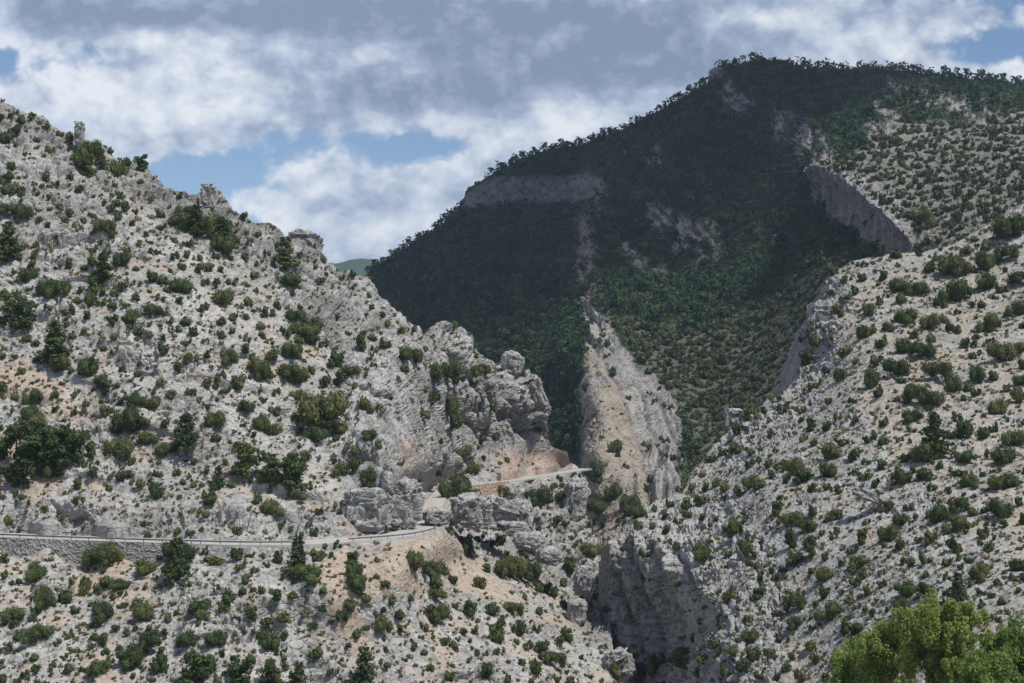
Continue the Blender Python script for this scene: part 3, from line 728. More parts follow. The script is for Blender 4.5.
def bush_template(seed, n=420, lobes=7, flat=.8, size=.115, upright=0.0):
    """a shrub about 1 across (radius 1, base at z = 0)"""
    rng = np.random.default_rng(seed)
    V, Fq, nv = [], [], 0
    iv, ifc = ico(2)
    c = np.c_[rng.normal(size=(lobes, 2)) * .42, rng.uniform(.25, .9, lobes) * (1 + upright)]
    c[:, 2] *= flat; rad = rng.uniform(.24, .56, lobes); rad *= 1 - .25 * (c[:, 2] - .3)
    for k in range(lobes):
        m = max(10, int(n * rad[k] ** 2 / (rad ** 2).sum()))
        d = unit(rng.normal(size=(m, 3)) + np.array([0, 0, .25]))
        rr = rad[k] * rng.uniform(.72, 1.25, m) * (1 + .4 * vnoise(d * 2.2 + seed + k * 9, seed))
        C = c[k] + d * rr[:, None]
        C[:, 2] = np.maximum(C[:, 2], -.08)
        N = unit(d + .75 * rng.normal(size=(m, 3)))
        v, f = cards(C, N, size, rng); V.append(v); Fq.append(f + nv); nv += len(v)
    core, ct = [], []
    for k in range(lobes):
        core.append(c[k] + iv * rad[k] * .8 * (1 + .2 * vnoise(iv * 2 + k, seed))[:, None]); ct.append(ifc + nv); nv += len(iv)
    return np.concatenate(V + core), np.concatenate(Fq), np.concatenate(ct)

def conifer_template(seed, n=900, slim=.34, size=.030, open_=.0):
    """pine crown, height 1: tiers of drooping sprays round a trunk; returns crown faces"""
    rng = np.random.default_rng(seed)
    V, Fq, nv = [], [], 0
    tiers = 11
    for t in range(tiers):
        z0 = .13 + .83 * (t / tiers) ** .92
        rad = slim * (1 - (z0 - .1) / .95) ** .75 * rng.uniform(.75, 1.12) + .02
        nb = max(3, int(8 - 4 * t / tiers)); ph = rng.uniform(0, 6.28)
        for b in range(nb):
            if rng.random() < .12 + open_: continue
            a = ph + 6.28 * b / nb + rng.normal() * .25; L = rad * rng.uniform(.6, 1.15)
            m = max(8, int(n / (tiers * 6) * (L / slim + .45) * 1.6))
            s = rng.uniform(.15, 1, m) ** .7
            cx = np.cos(a) * L * s; cy = np.sin(a) * L * s; cz = z0 + .10 * L * s - .20 * L * s * s + rng.normal(size=m) * .014
            w = .30 * L * (1.1 - s) + .018
            C = np.stack([cx + rng.normal(size=m) * w * .8, cy + rng.normal(size=m) * w * .8, cz + rng.normal(size=m) * w * .45 + .02], -1)
            N = unit(np.stack([np.cos(a) * .5 + 0 * s, np.sin(a) * .5 + 0 * s, .9 + 0 * s], -1) + .7 * rng.normal(size=(m, 3)))
            v, f = cards(C, N, size, rng, .7); V.append(v); Fq.append(f + nv); nv += len(v)
    return np.concatenate(V), np.concatenate(Fq)

def round_pine_template(seed, n=900, size=.036):
    rng = np.random.default_rng(seed)
    V, Fq, nv = [], [], 0
    lobes = 16
    for k in range(lobes):
        a = rng.uniform(0, 6.28); z = .08 + .80 * (k + rng.random()) / lobes; r = .30 * math.sqrt(max(.05, 1 - ((z - .5) / .5) ** 2)) * rng.uniform(.3, 1)
        c = np.array([math.cos(a) * r, math.sin(a) * r, z]); rad = rng.uniform(.09, .17)
        m = int(n / lobes); d = unit(rng.normal(size=(m, 3)) + [0, 0, .3])
        C = c + d * (rad * rng.uniform(.4, 1.1, m))[:, None] * np.array([1.15, 1.15, .8])
        v, f = cards(C, unit(d + .7 * rng.normal(size=(m, 3))), size, rng, .8); V.append(v); Fq.append(f + nv); nv += len(v)
    return np.concatenate(V), np.concatenate(Fq)

def tube(pts, rad, seg=7):
    pts = np.asarray(pts, float); n = len(pts); T = unit(np.gradient(pts, axis=0))
    up = np.array([0, 0, 1.0]) if abs(T[0][2]) < .9 else np.array([1.0, 0, 0])
    A = unit(np.cross(T, up)); B = np.cross(T, A)
    th = np.arange(seg) * 2 * np.pi / seg
    v = (pts[:, None] + (A[:, None] * np.cos(th)[None, :, None] + B[:, None] * np.sin(th)[None, :, None]) * np.asarray(rad)[:, None, None]).reshape(-1, 3)
    i = np.arange(n - 1)[:, None] * seg; j = np.arange(seg)[None]
    f = np.stack([i + j, i + (j + 1) % seg, i + seg + (j + 1) % seg, i + seg + j], -1).reshape(-1, 4)
    return v, f, [np.arange(seg)[::-1][None], (np.arange(seg) + (n - 1) * seg)[None]]

def trunk_mesh(name, seed, h=1.0, r=.022, limbs=7, reach=.22, z0=.2):
    rng = np.random.default_rng(seed); V, Fq, caps, nv = [], [], [], 0
    pts = np.c_[np.cumsum(rng.normal(size=(7, 2)) * .008, 0), np.linspace(-.04, .93, 7)] * h
    def put(p, rr):
        nonlocal nv
        v, f, c = tube(p, rr, 6); V.append(v); Fq.append(f + nv); caps.extend(x + nv for x in c); nv += len(v)
    put(pts, r * h * np.array([1.35, 1, .85, .7, .5, .3, .12]))
    for k in range(limbs):
        z = rng.uniform(z0, .85); a = rng.uniform(0, 6.28); L = reach * (1 - .7 * z) * h
        b = np.array([np.interp(z * h, pts[:, 2], pts[:, 0]), np.interp(z * h, pts[:, 2], pts[:, 1]), z * h])
        put([b, b + L * np.array([math.cos(a) * .5, math.sin(a) * .5, .12]), b + L * np.array([math.cos(a), math.sin(a), .3])], r * h * np.array([.4, .26, .08]))
    return mesh_data(name, np.concatenate(V), [np.concatenate(Fq)] + caps, M_bark)

def bush_mesh(name, T, mat):
    v, q, t = T
    return mesh_data(name, v, [q, t], mat, False, {'tint': np.zeros(len(v))})
BUSH_T = [bush_template(40 + i, 420, 6 + i % 4, .75 + .1 * (i % 3), .11, .25 * (i % 2)) for i in range(9)]
SMALL_T = [bush_template(80 + i, 46, 3, .8, .24, .2 * (i % 2)) for i in range(8)]
SMALL_T = [(v[:len(q) * 4], q, np.zeros((0, 3), int)) for v, q, t in SMALL_T]
MED_T = [bush_template(120 + i, 130, 4, .8, .17, .2 * (i % 2)) for i in range(8)]
BUSH_M = [bush_mesh('juniper_bush', T, M_bush) for T in BUSH_T]
BIG_M = [bush_mesh('juniper_bush', bush_template(160 + i, 1900, 10 + i % 3, .85, .052, .12 * (i % 2)), M_bush) for i in range(5)]

def scatter_mesh(name, T, P, R, rng, mat, tint=None, zs=None):
    """many small plants as one mesh"""
    Vs, Qs, Ts, tn, nv = [], [], [], [], 0
    which = rng.integers(0, len(T), len(P)); ang = rng.uniform(0, 6.28, len(P))
    tint = rng.random(len(P)) if tint is None else tint
    zs = np.ones(len(P)) if zs is None else zs
    for k, (tv, tq, tt) in enumerate(T):
        s = np.where(which == k)[0]
        if not len(s): continue
        c, sn = np.cos(ang[s])[:, None], np.sin(ang[s])[:, None]
        x = (tv[None, :, 0] * c - tv[None, :, 1] * sn) * R[s][:, None] + P[s][:, 0:1]
        y = (tv[None, :, 0] * sn + tv[None, :, 1] * c) * R[s][:, None] + P[s][:, 1:2]
        z = tv[None, :, 2] * (R[s] * zs[s])[:, None] + P[s][:, 2:3]
        Vs.append(np.stack([x, y, z], -1).reshape(-1, 3)); o = (np.arange(len(s)) * len(tv))[:, None, None] + nv
        Qs.append((tq[None] + o).reshape(-1, 4))
        if len(tt): Ts.append((tt[None] + o).reshape(-1, 3))
        tn.append(np.repeat(tint[s], len(tv))); nv += len(s) * len(tv)
    fs = [np.concatenate(Qs)] + ([np.concatenate(Ts)] if Ts else [])
    return obj(name, mesh_data(name, np.concatenate(Vs), fs, mat, False, {'tint': np.concatenate(tn)}))

# ---- shrubs read off the photograph: crop origin x, y, scale, then (x, y, diameter) in crop pixels
SPOTS = [
 (0, 0, 1, "455,489,30 444,491,22 468,492,22 462,486,24"),
 (0, 80, .3807, "35,135,38 10,150,38 20,255,42 5,340,50 30,435,60 62,350,48 215,205,62 240,185,46 255,180,36 375,225,36 310,235,40 50,290,36 120,255,30 205,285,36 180,340,30 240,353,22 313,358,32 345,375,25 270,395,46 363,425,28 240,440,36 315,475,45 250,482,38 95,430,25 90,460,35 85,482,30 75,512,45 120,550,46 160,553,46 250,525,45 270,548,35 235,585,40 270,580,30 295,590,28 330,535,35 308,558,25 400,515,44 425,520,36 475,535,55 458,460,28 488,455,28 548,492,36 578,497,24 590,575,50 535,595,28 540,530,25 570,535,30 405,600,48 425,608,36 345,625,45 288,628,38 350,655,35 395,665,30 490,630,36 175,605,34 200,665,35 585,668,35 650,580,30 645,465,30 590,430,60 500,350,62 520,385,76 480,365,56 580,380,62 600,425,50 420,385,25 495,430,30 405,450,35 325,330,40 320,300,36 290,335,25 275,315,22 155,325,25 200,390,25 145,410,25 215,550,25 645,535,25 610,620,28 650,620,25 440,550,22 505,660,35 190,160,40 330,215,30 20,285,40 65,100,34 430,270,24 470,300,26 640,355,24"),
 (240, 180, .3807, "128,260,60 118,215,44 60,345,32 55,380,28 58,408,22 15,270,25 20,205,35 255,207,30 80,460,40 120,445,46 140,455,46 50,490,50 65,515,45 120,505,55 150,515,50 165,515,40 222,530,32 258,525,42 290,497,45 250,475,40 150,560,45 160,385,60 190,380,56 150,360,50 185,410,45 220,428,28 150,415,35 320,435,40 380,425,38 430,450,50 455,458,50 470,465,40 430,490,30 510,510,60 540,512,60 560,490,50 610,505,45 640,490,40 660,595,40 545,595,66 550,640,60 500,580,40 345,665,45 325,585,38 360,588,32 345,605,28 205,605,110 225,640,60 265,650,40 205,670,50 20,595,45 90,605,35 60,640,50 85,650,50 115,395,30 15,440,30 30,460,35 300,540,25 485,545,30 480,610,35 145,625,25 155,330,20 485,440,25 615,430,20 640,450,24 350,440,22"),
 (0, 320, .3807, "155,122,45 230,125,50 250,122,40 197,40,35 397,37,28 345,25,35 437,75,35 497,100,42 500,45,40 585,38,30 605,100,50 578,147,34 622,165,42 538,163,38 645,70,28 640,225,55 570,265,55 435,335,50 280,237,40 330,270,80 318,330,82 388,305,50 370,265,46 405,215,45 355,205,45 375,208,30 315,215,32 277,190,26 228,220,28 88,200,45 43,197,32 85,240,60 90,262,56 10,170,35 150,380,60 240,345,40 575,430,40 250,400,36 205,427,32 320,410,40 345,400,35 365,425,30 405,455,40 555,465,40 540,460,30 672,472,35 265,165,40 470,120,28 420,160,30 500,190,28 550,220,28 450,195,30 365,115,25 195,240,20 195,470,30 70,42,30"),
 (0, 430, .3704, "285,332,62 265,345,60 305,338,46 240,352,46 95,385,60 120,440,50 125,465,50 175,450,45 225,425,42 228,405,36 30,495,62 280,495,65 325,410,50 290,410,40 390,370,55 475,370,65 500,330,60 460,325,50 585,350,45 640,335,40 650,365,35 690,375,30 45,555,38 85,550,50 120,540,50 190,550,32 390,490,55 370,460,40 545,470,55 550,500,42 615,455,45 580,430,25 505,560,60 580,560,55 360,600,75 400,570,65 350,620,55 275,565,45 15,345,35 15,390,30 55,405,25 10,665,40 680,500,40 430,640,45 205,590,28 350,543,30 205,485,35 460,380,20 510,410,30 610,480,35 660,540,30 190,640,40 260,650,50 20,580,30 95,610,30 60,660,30 545,630,70"),
 (200, 430, .3704, "320,30,50 255,72,35 290,70,40 190,120,56 265,165,50 290,150,30 180,120,50 155,185,45 190,205,55 40,180,32 18,178,28 395,200,38 375,105,42 425,93,38 415,52,34 450,140,50 465,155,40 360,70,30 580,140,42 550,172,35 535,200,32 645,205,38 670,160,60 640,100,45 290,380,65 265,370,50 320,340,40 45,350,42 100,335,40 110,368,34 155,377,32 215,345,40 120,400,30 210,440,36 410,350,40 412,375,44 420,405,52 435,425,44 405,470,40 390,498,34 450,450,34 600,365,60 575,355,52 640,380,58 620,395,55 685,400,45 635,440,62 640,503,60 620,495,40 515,455,30 490,520,50 535,495,40 480,490,30 540,533,25 335,430,26 280,495,34 225,500,38 180,515,38 140,500,40 75,455,45 35,430,26 15,500,40 40,560,52 115,545,35 190,572,50 310,605,38 660,567,30 685,580,26 625,643,25 675,665,28 630,555,20 505,415,34 500,590,22"),
 (360, 420, .385, "30,35,40 145,160,42 110,195,38 100,220,34 205,222,38 230,185,62 260,185,56 265,80,45 285,115,55 300,140,40 365,155,30 200,125,35 258,280,30 270,310,42 278,335,42 305,305,28 340,312,36 372,312,34 430,345,45 475,205,54 525,200,38 400,235,30 430,225,30 612,130,58 608,205,66 625,220,50 655,195,45 630,265,35 600,330,55 315,425,36 395,385,66 430,400,66 370,390,50 460,400,35 330,380,30 495,440,40 525,420,28 395,490,45 338,493,38 283,493,38 368,530,36 360,560,42 415,545,38 463,543,28 410,575,24 435,582,36 470,587,45 503,625,46 462,643,44 305,598,28 352,598,28 245,583,28 220,572,24 187,645,26 232,663,28 330,660,40 385,665,36 540,560,40 520,575,30 545,380,40 240,635,20 515,675,30 545,680,30 580,475,25"),
 (540, 430, .370, "148,115,66 150,190,76 195,175,40 240,200,56 265,215,50 140,310,56 200,45,40 115,465,30 40,625,50 70,555,36 10,585,40 50,572,32 530,45,42 475,140,30 530,160,36 570,140,46 590,142,42 610,85,35 625,120,30 560,95,35 640,215,42 680,235,55 650,240,30 690,95,60 645,180,28 600,390,36 665,372,26 630,370,28 590,440,45 680,305,45 690,350,40 510,450,40 520,265,46 550,320,40 570,360,36 435,335,46 390,600,58 395,630,50 440,620,36 480,575,32 525,590,46 575,610,45 415,560,36 345,268,30 350,195,28 400,225,35 440,185,30 410,150,36 380,158,30 285,330,28 665,640,32 645,567,24 600,660,28 550,640,45 690,520,50 690,470,55 570,560,46 280,390,30 180,480,30 230,640,60 270,655,60 310,640,44 205,650,40"),
 (764, 430, .3704, "320,25,36 440,55,76 375,130,50 435,120,40 555,135,50 648,75,55 670,20,60 540,70,50 175,108,46 175,62,45 85,75,66 105,125,45 70,100,56 125,158,34 135,220,40 35,215,34 70,240,55 115,255,50 80,310,50 110,345,55 125,300,40 165,385,55 250,352,50 252,388,36 245,412,34 335,282,48 330,205,45 365,240,50 365,310,40 475,225,55 530,205,50 520,252,55 640,215,62 625,140,55 660,135,50 690,360,50 580,385,50 510,315,45 495,358,32 445,290,40 180,485,58 240,455,36 120,575,42 90,465,45 75,440,35 105,480,40 85,520,45 390,425,58 440,430,48 375,480,46 585,437,26 525,370,22 15,90,40 590,10,45 540,8,45 660,490,25 265,295,40 40,570,28 60,645,30 100,670,40 30,665,30 215,355,25 60,375,28 25,365,28 40,185,30 190,225,45 685,195,32 250,535,44 395,205,30"),
 (780, 200, .3807, "310,220,50 455,175,64 485,175,60 460,235,72 540,165,50 490,128,36 600,140,55 600,75,76 545,215,50 580,230,36 625,200,60 365,235,50 390,175,40 330,300,60 390,325,45 280,330,40 220,350,40 155,290,42 230,290,42 395,362,30 330,380,55 365,395,48 390,398,46 255,422,38 305,440,55 415,450,62 240,475,46 355,520,50 405,520,58 465,480,52 480,590,52 345,560,50 375,655,60 268,628,38 85,590,36 155,568,24 535,610,45 570,545,50 620,520,40 615,620,62 550,325,52 580,400,66 520,465,45 565,460,36 505,405,32 480,375,38 630,385,50 625,280,50 430,310,30 160,460,42 175,255,30 165,205,30 275,200,30 200,235,32 130,665,42 60,550,28 15,545,30 500,655,40 640,470,45 595,490,35 515,505,30 380,50,55 460,50,40 120,595,36 345,500,34 265,265,26 640,430,40"),
]
ROCKY_PX = lambda x, y: False
def gather():
    out = []; crop = []
    for ci, (ox, oy, sc, txt) in enumerate(SPOTS):
        for it in txt.split():
            a, b, d = (float(q) for q in it.split(','))
            x, y, d = ox + a * sc, oy + b * sc, d * sc
            dup = any(c != ci and math.hypot(x - p[0], y - p[1]) < .55 * min(d, p[2]) + 1.5 for p, c in zip(out, crop))
            if not dup: out.append((x, y, d)); crop.append(ci)
    return out
BUSHES = gather()

def pct(x, y): return round(100 * x / W), round(100 * y / H)
_used = set()
def place_words(x, y):
    a, b = pct(x, y); k = f'{a}% across and {b}% down the photo'
    if k in _used: k = f'{100 * x / W:.1f}% across and {100 * y / H:.1f}% down the photo'
    _used.add(k); return k
def zone(x, y, layer):
    if layer == 'right':
        return 'right slope scree' if x > 780 else 'cliff-edge slope'
    if layer == 'mountain': return 'sunlit spur' if x < 690 else 'mountain slope'
    r = np.interp(x, [p[0] for p in road_px[:10]], [p[1] for p in road_px[:10]])
    if y > r + 4 and x < 430: return 'rubble below road'
    if x > 430 and y > 485: return 'gorge slope'
    if x > 330 and y < 500: return 'limestone crag'
    if y > 440: return 'bank above road'
    return 'high scree slope'

def size_word(d): return 'tiny' if d < 11 else 'small' if d < 14 else 'mid-sized' if d < 18 else 'large' if d < 24 else 'very large'

rngB = np.random.default_rng(5)
BUSHES.sort(key=lambda q: -q[2])
extraP, extraR, extraZ = [], [], []
ROADMASK = lambda P: road_dist(np.asarray(P)[None])[0] < 4.9 and abs(P[2] - ROAD_Z) < 3
n_ind = 0
OCC = []
for (x, y, d) in BUSHES:
    h = hit(x, min(y + .36 * d, 719))
    OCC.append((x, y, d))
    if h is None: continue
    P, layer, dist, nor = h
    k = 0
    while h is not None and ROADMASK(P) and k < 8:
        k += 1; h = hit(x, min(y + .36 * d + 1.5 * k, 719)); P = h[0] if h else P
    if h is None or k == 8: continue
    R = .5 * d * P[1] / F * 1.08
    if R > 7: continue
    P = P - np.array([0, 0, .10 * R])
    if n_ind < 300:
        i = int(rngB.integers(len(BUSH_M)))
        o = bpy.data.objects.new('juniper_bush', BIG_M[i % 5] if d > 17 else BUSH_M[i]); COL.objects.link(o)
        o.location = P; s = R
        o.scale = (s * rngB.uniform(.9, 1.1), s * rngB.uniform(.9, 1.1), s * min(float(rngB.choice([1.05, 1.25, 1.4, 1.6])), 1.35 if d > 20 else 2) * rngB.uniform(.9, 1.1)); o.rotation_euler.z = rngB.uniform(0, 6.28)
        tag(o, f'{size_word(d)} dark bush on {zone(x, y, layer)}, {place_words(x, y)}', 'bush', 'juniper bushes dotted over the limestone slopes')
        n_ind += 1
    else:
        extraP.append(P); extraR.append(R); extraZ.append(rngB.uniform(1.1, 1.5))

# ---- smaller shrubs and dwarf scrub: nobody could count them
class Grid:
    def __init__(s, c): s.c = c; s.d = {}
    def near(s, x, y, r):
        k = int(r // s.c) + 1; i, j = int(x // s.c), int(y // s.c)
        for a in range(i - k, i + k + 1):
            for b in range(j - k, j + k + 1):
                for (u, v, q) in s.d.get((a, b), ()):
                    if (u - x) ** 2 + (v - y) ** 2 < (r + q) ** 2: return True
        return False
    def put(s, x, y, q): s.d.setdefault((int(x // s.c), int(y // s.c)), []).append((x, y, q))
def density(x, y):
    Pn = np.stack([x, y, 0 * x], -1); n = fbm(Pn / 45, 3, 950); m = fbm(Pn / 13 + 7, 2, 951)
    onB = (x > 600) & (y > np.interp(x, [600, 660, 720, 790, 830, 890, 1024], [540, 500, 450, 390, 290, 254, 203]))
    d = np.where(onB, 1.55, .85)
    d = np.where(onB & (x < 740) & (y > 500), .6, d)
    d = np.where(onB & (y < 430), d * (1 + .9 * np.clip((430 - y) / 120, 0, 1)), d)
    d = np.where(in_poly(x, y, B_CLIFF[0]), .08, d)
    d = np.where(~onB & (x > 330) & in_poly(x, y, A_ROCK[0]), .62, d)
    d = np.where(in_poly(x, y, A_SMOOTH[0]), .16, d)
    d = np.where(in_poly(x, y, A_SOIL[1]), .15, d)
    return d * (.85 + 1.7 * n + 1.5 * m)
G = Grid(8)
for (x, y, d) in OCC: G.put(x, y, d * .42)
medP, medR, tufP, tufR = list(extraP), list(extraR), [], []
medZ = list(extraZ)
NS = 52000; sx_, sy_ = rngB.uniform(-230, 1250, NS), rngB.uniform(75, 718, NS); sd_ = density(sx_, sy_); su_ = rngB.random(NS)
for k in np.where(su_ < sd_)[0]:
    x, y = float(sx_[k]), float(sy_[k])
    big = k < 8500
    d = (rngB.uniform(6, 12) if x < 600 else 6 + (11 if y > 400 else 14) * rngB.random() ** 1.3) if big else 2.4 + 5.2 * rngB.random() ** 1.4
    if G.near(x, y, d * (.5 if big else .22)): continue
    h = hit(x, y + .3 * d)
    if h is None or h[1] in ('mountain', 'cliff'): continue
    P, layer, dist, nor = h
    if P[1] > 600 or ROADMASK(P): continue
    if nor[2] < .25 and rngB.random() < .85: continue
    R = .5 * d * P[1] / F; G.put(x, y, d * .45)
    P = P - np.array([0, 0, .1 * R])
    if big: medP.append(P); medR.append(R); medZ.append(rngB.uniform(1.0, 1.6))
    else: tufP.append(P); tufR.append(R * 1.05)
med = scatter_mesh('shrubs', MED_T, np.array(medP), np.array(medR), rngB, M_bush, zs=np.array(medZ)); tag(med, kind='stuff')
tuf = scatter_mesh('dwarf_scrub', SMALL_T, np.array(tufP), np.array(tufR), rngB, M_tuft); tag(tuf, kind='stuff')

# ---- loose stones
iv1, if1 = ico(1)
STONE_T = []
for k in range(8):
    r = np.random.default_rng(900 + k)
    A_ = np.linalg.qr(r.normal(size=(3, 3)))[0]
    vv = (np.sign(iv1 @ A_) * np.abs(iv1 @ A_) ** .6) * np.array([1, r.uniform(.6, 1), r.uniform(.45, .8)]) @ A_.T
    STONE_T.append((vv * (1 + .2 * r.normal(size=(len(vv), 1))), np.zeros((0, 4), int), if1))
stP, stR = [], []
sx_, sy_ = rngB.uniform(-75, 1100, 16000), rngB.uniform(110, 718, 16000)
sd_ = .55 + 1.3 * fbm(np.stack([sx_, sy_, 0 * sx_ + 5], -1) / 30, 3, 960); su_ = rngB.random(16000)
for k in np.where(su_ < sd_)[0]:
    x, y = float(sx_[k]), float(sy_[k])
    h = hit(x, y)
    if h is None or h[1] in ('mountain', 'cliff') or h[0][1] > 560 or ROADMASK(h[0]) or h[3][2] < .3: continue
    d = 1.3 + 3.2 * rngB.random() ** 3
    stP.append(h[0]); stR.append(.5 * d * h[0][1] / F)
def scatter_tris(name, T, P, R, rng, mat):
    V, Fs, nv = [], [], 0
    which = rng.integers(0, len(T), len(P))
    for k, (tv, _, tt) in enumerate(T):
        s = np.where(which == k)[0]
        V.append((tv[None] * R[s][:, None, None] + P[s][:, None]).reshape(-1, 3)); Fs.append((tt[None] + (np.arange(len(s)) * len(tv))[:, None, None] + nv).reshape(-1, 3)); nv += len(s) * len(tv)
    return obj(name, mesh_data(name, np.concatenate(V), np.concatenate(Fs), mat, False, {'masks': np.zeros((nv, 4))}))
tag(scatter_tris('rubble', STONE_T, np.array(stP), np.array(stR), rngB, M_stone), kind='stuff')

# ------------------------------------------------------------------ pines that stand among the shrubs: base pixel x, y, height in pixels, shape, words
PINES = [(55, 366, 50, 'c', 'tall dark conical pine alone on the upper scree, left of the photo'), (16, 484, 66, 'r', 'broad bushy pine at the left edge, above the road'), (42, 470, 50, 'r', 'round pine between the broad edge pine and the twin pines'),
         (56, 476, 50, 'r', 'dense pine, nearer of the twin pines on the left bank above the road'), (71, 464, 42, 'r', 'rounder pine, farther of the twin pines on the left bank above the road'),
         (186, 452, 42, 'c', 'loose open pine in mid slope, right of the big clustered bushes'), (243, 478, 38, 'r', 'feathery pine in the row above the road cutting, leftmost'), (270, 486, 36, 'r', 'open pine in the row above the road cutting, middle one'),
         (291, 494, 40, 'r', 'bright green pine in the row above the road cutting, rightmost'), (218, 486, 22, 'c', 'slim young pine at the left end of the row above the cutting'), (104, 282, 34, 'c', 'dark pine standing in the upper left scree'),
         (53, 352, 24, 'c', 'young pine just uphill of the tall conical pine'), (8, 262, 44, 'c', 'dark pine at the left edge high on the slope'), (12, 326, 40, 'r', 'dark pine at the left edge in mid slope'), (22, 330, 34, 'r', 'second dark pine beside the left edge in mid slope'),
         (285, 268, 34, 'c', 'dark narrow pine in the notch below the square summit block'), (365, 690, 46, 'c', 'fresh green pine at the bottom of the photo, above the middle of the lower slope'), (177, 578, 44, 'c', 'dark pine just below the road, left of the centre slope'),
         (298, 570, 38, 'c', 'dark pine under the gap in the guardrail'), (196, 690, 42, 'r', 'dark round pine at the bottom edge, left one of the bottom row'), (240, 692, 36, 'r', 'yellow green pine at the bottom edge, middle of the bottom row'),
         (272, 690, 34, 'r', 'green pine in the bottom row, beside the yellow green one'), (299, 692, 34, 'c', 'blue green pine at the right end of the bottom row'), (935, 458, 50, 'c', 'tall dark pine amid scrub on the right slope'),
         (222, 248, 34, 'c', 'dark pine in the gully under the left skyline spires'), (196, 236, 34, 'c', 'dark pine high in the left skyline gully'), (88, 176, 24, 'r', 'dark bushy pine beside the rock pinnacle'),
         (101, 166, 20, 'c', 'slim dark pine right of the rock pinnacle'), (142, 172, 20, 'r', 'small pine on the left skyline'), (958, 600, 30, 'c', 'grey green pine just behind the bright broadleaf trees')]
CON_M = []
for k in range(4):
    v, f = conifer_template(200 + k, 1500, .30 + .05 * (k % 2), .030, .05 * k); CON_M.append((mesh_data('crown', v, f, M_pine, False, {'tint': np.zeros(len(v))}), trunk_mesh('trunk', 210 + k)))
RND_M = []
for k in range(4):
    v, f = round_pine_template(230 + k, 1700); RND_M.append((mesh_data('crown', v, f, M_pine, False, {'tint': np.zeros(len(v))}), trunk_mesh('trunk', 240 + k, r=.026, reach=.3)))
for k, (x, y, hp, kind, words) in enumerate(PINES):
    h = hit(x, min(y, 715))
    if h is None: continue
    P = h[0]; hh = hp * P[1] / F
    if y > 715: hh *= 1.1
    root = bpy.data.objects.new('pine_tree', None); COL.objects.link(root); root.location = P - np.array([0, 0, .25]); root.rotation_euler.z = k * 1.7
    tag(root, words, 'pine tree', 'pines on the near limestone slopes')
    cm, tm = (CON_M if kind == 'c' else RND_M)[k % 4]
    w = rngB.uniform(.95, 1.15) * (1.0 if kind == 'r' else 1)
    c = obj('crown', cm, root); c.scale = (hh * w, hh * w, hh); t_ = obj('trunk', tm, root); t_.scale = (hh, hh, hh)

# ------------------------------------------------------------------ the forest on the mountain
rngF = np.random.default_rng(77)
def far_tree_template(seed, n=46, slim=.36):
    rng = np.random.default_rng(seed); C = []
    lob = 6
    c = np.c_[rng.normal(size=(lob, 2)) * .17, rng.uniform(.15, .8, lob)]; rad = .30 * (1.15 - c[:, 2]) + .09
    V, Fq, nv = [], [], 0
    for k in range(lob):
        m = n // lob; d = unit(rng.normal(size=(m, 3)) + [0, 0, .35])
        v, f = cards(c[k] + d * (rad[k] * rng.uniform(.6, 1.1, m))[:, None], unit(d + .5 * rng.normal(size=(m, 3))), .10, rng); V.append(v); Fq.append(f + nv); nv += len(v)
    return np.concatenate(V), np.concatenate(Fq), np.zeros((0, 3), int)
M_scrub = leaf_material('mountain_scrub', (.034, .050, .024), (.05, .068, .03), (.075, .09, .035), .12)
FAR_T = [far_tree_template(300 + k) for k in range(10)]
FAR_NEAR = [far_tree_template(330 + k, 150) for k in range(6)]
NF = 88000; fx = rngF.uniform(200, 1230, NF); fy = rngF.uniform(52, 540, NF)
patch, band, gully, fin, spur, lit, mid, speck = c_masks(fx, fy)
p2 = c_masks(fx, fy - 5)
bare = np.clip(np.maximum(patch, p2[0]) * .86 + np.maximum(band, p2[1]) * .97 + np.maximum(gully, p2[2]) * .93 + np.maximum(fin, p2[3]) * .985 + spur * .93 + np.maximum(speck, .8 * p2[7]) * .9, 0, 1)
centre = soft_poly(fx, fy, [(600, 150), (700, 110), (770, 120), (790, 200), (740, 330), (640, 330), (596, 290)], 20, 4, 980)
bare = np.maximum(bare, .45 * centre * sstep(-.2, .3, fbm(np.stack([fx, fy, 0 * fx], -1) / 9, 3, 981)))
nn = fbm(np.stack([fx, fy, 0 * fx], -1) / 22, 3, 970)
want = (1 - bare) * (1 - lit * (.04 + .9 * np.clip(nn, -.2, .6))) * (1 - .05 * mid)
ok = rngF.random(NF) < want
GF = Grid(6); FP, FH, FT, FZ = [], [], [], []
for k in np.where(ok)[0]:
    x, y = fx[k], fy[k]
    shrub = lit[k] > .5 or mid[k] > .5 or spur[k] > .5
    hpx = 5 + 8.5 * rngF.random() ** 1.3 if not shrub else rngF.uniform(5, 14) * (1 if mid[k] < .5 or lit[k] > .5 else 1.1)
    if max(patch[k], p2[0][k], band[k], p2[1][k], speck[k]) > .4 and not shrub: hpx = rngF.uniform(2.5, 5)
    if spur[k] > .5: hpx = 2.5 + 13 * rngF.random() ** 4
    r = 1.25 if not shrub else (.27 if lit[k] > .5 else .21) * hpx if spur[k] < .5 else hpx * .4
    if GF.near(x, y, r): continue
    h = hit(x, y)
    if h is None or h[1] not in ('mountain', 'cliff') or (h[1] == 'cliff' and abs(h[3][2]) < .45): continue
    GF.put(x, y, r)
    P = h[0]; big_n = float(nn[k])
    H_ = hpx * P[1] / F
    if not shrub: H_ = min(H_ * 1.15, 12)
    FP.append(P); FH.append(H_); FT.append(np.clip(.34 + .9 * big_n + .26 * rngF.normal(), 0, .98) if not shrub else np.clip(.5 + .25 * rngF.normal(), 0, .98)); FZ.append((x, y, lit[k], mid[k], spur[k], float(shrub)))
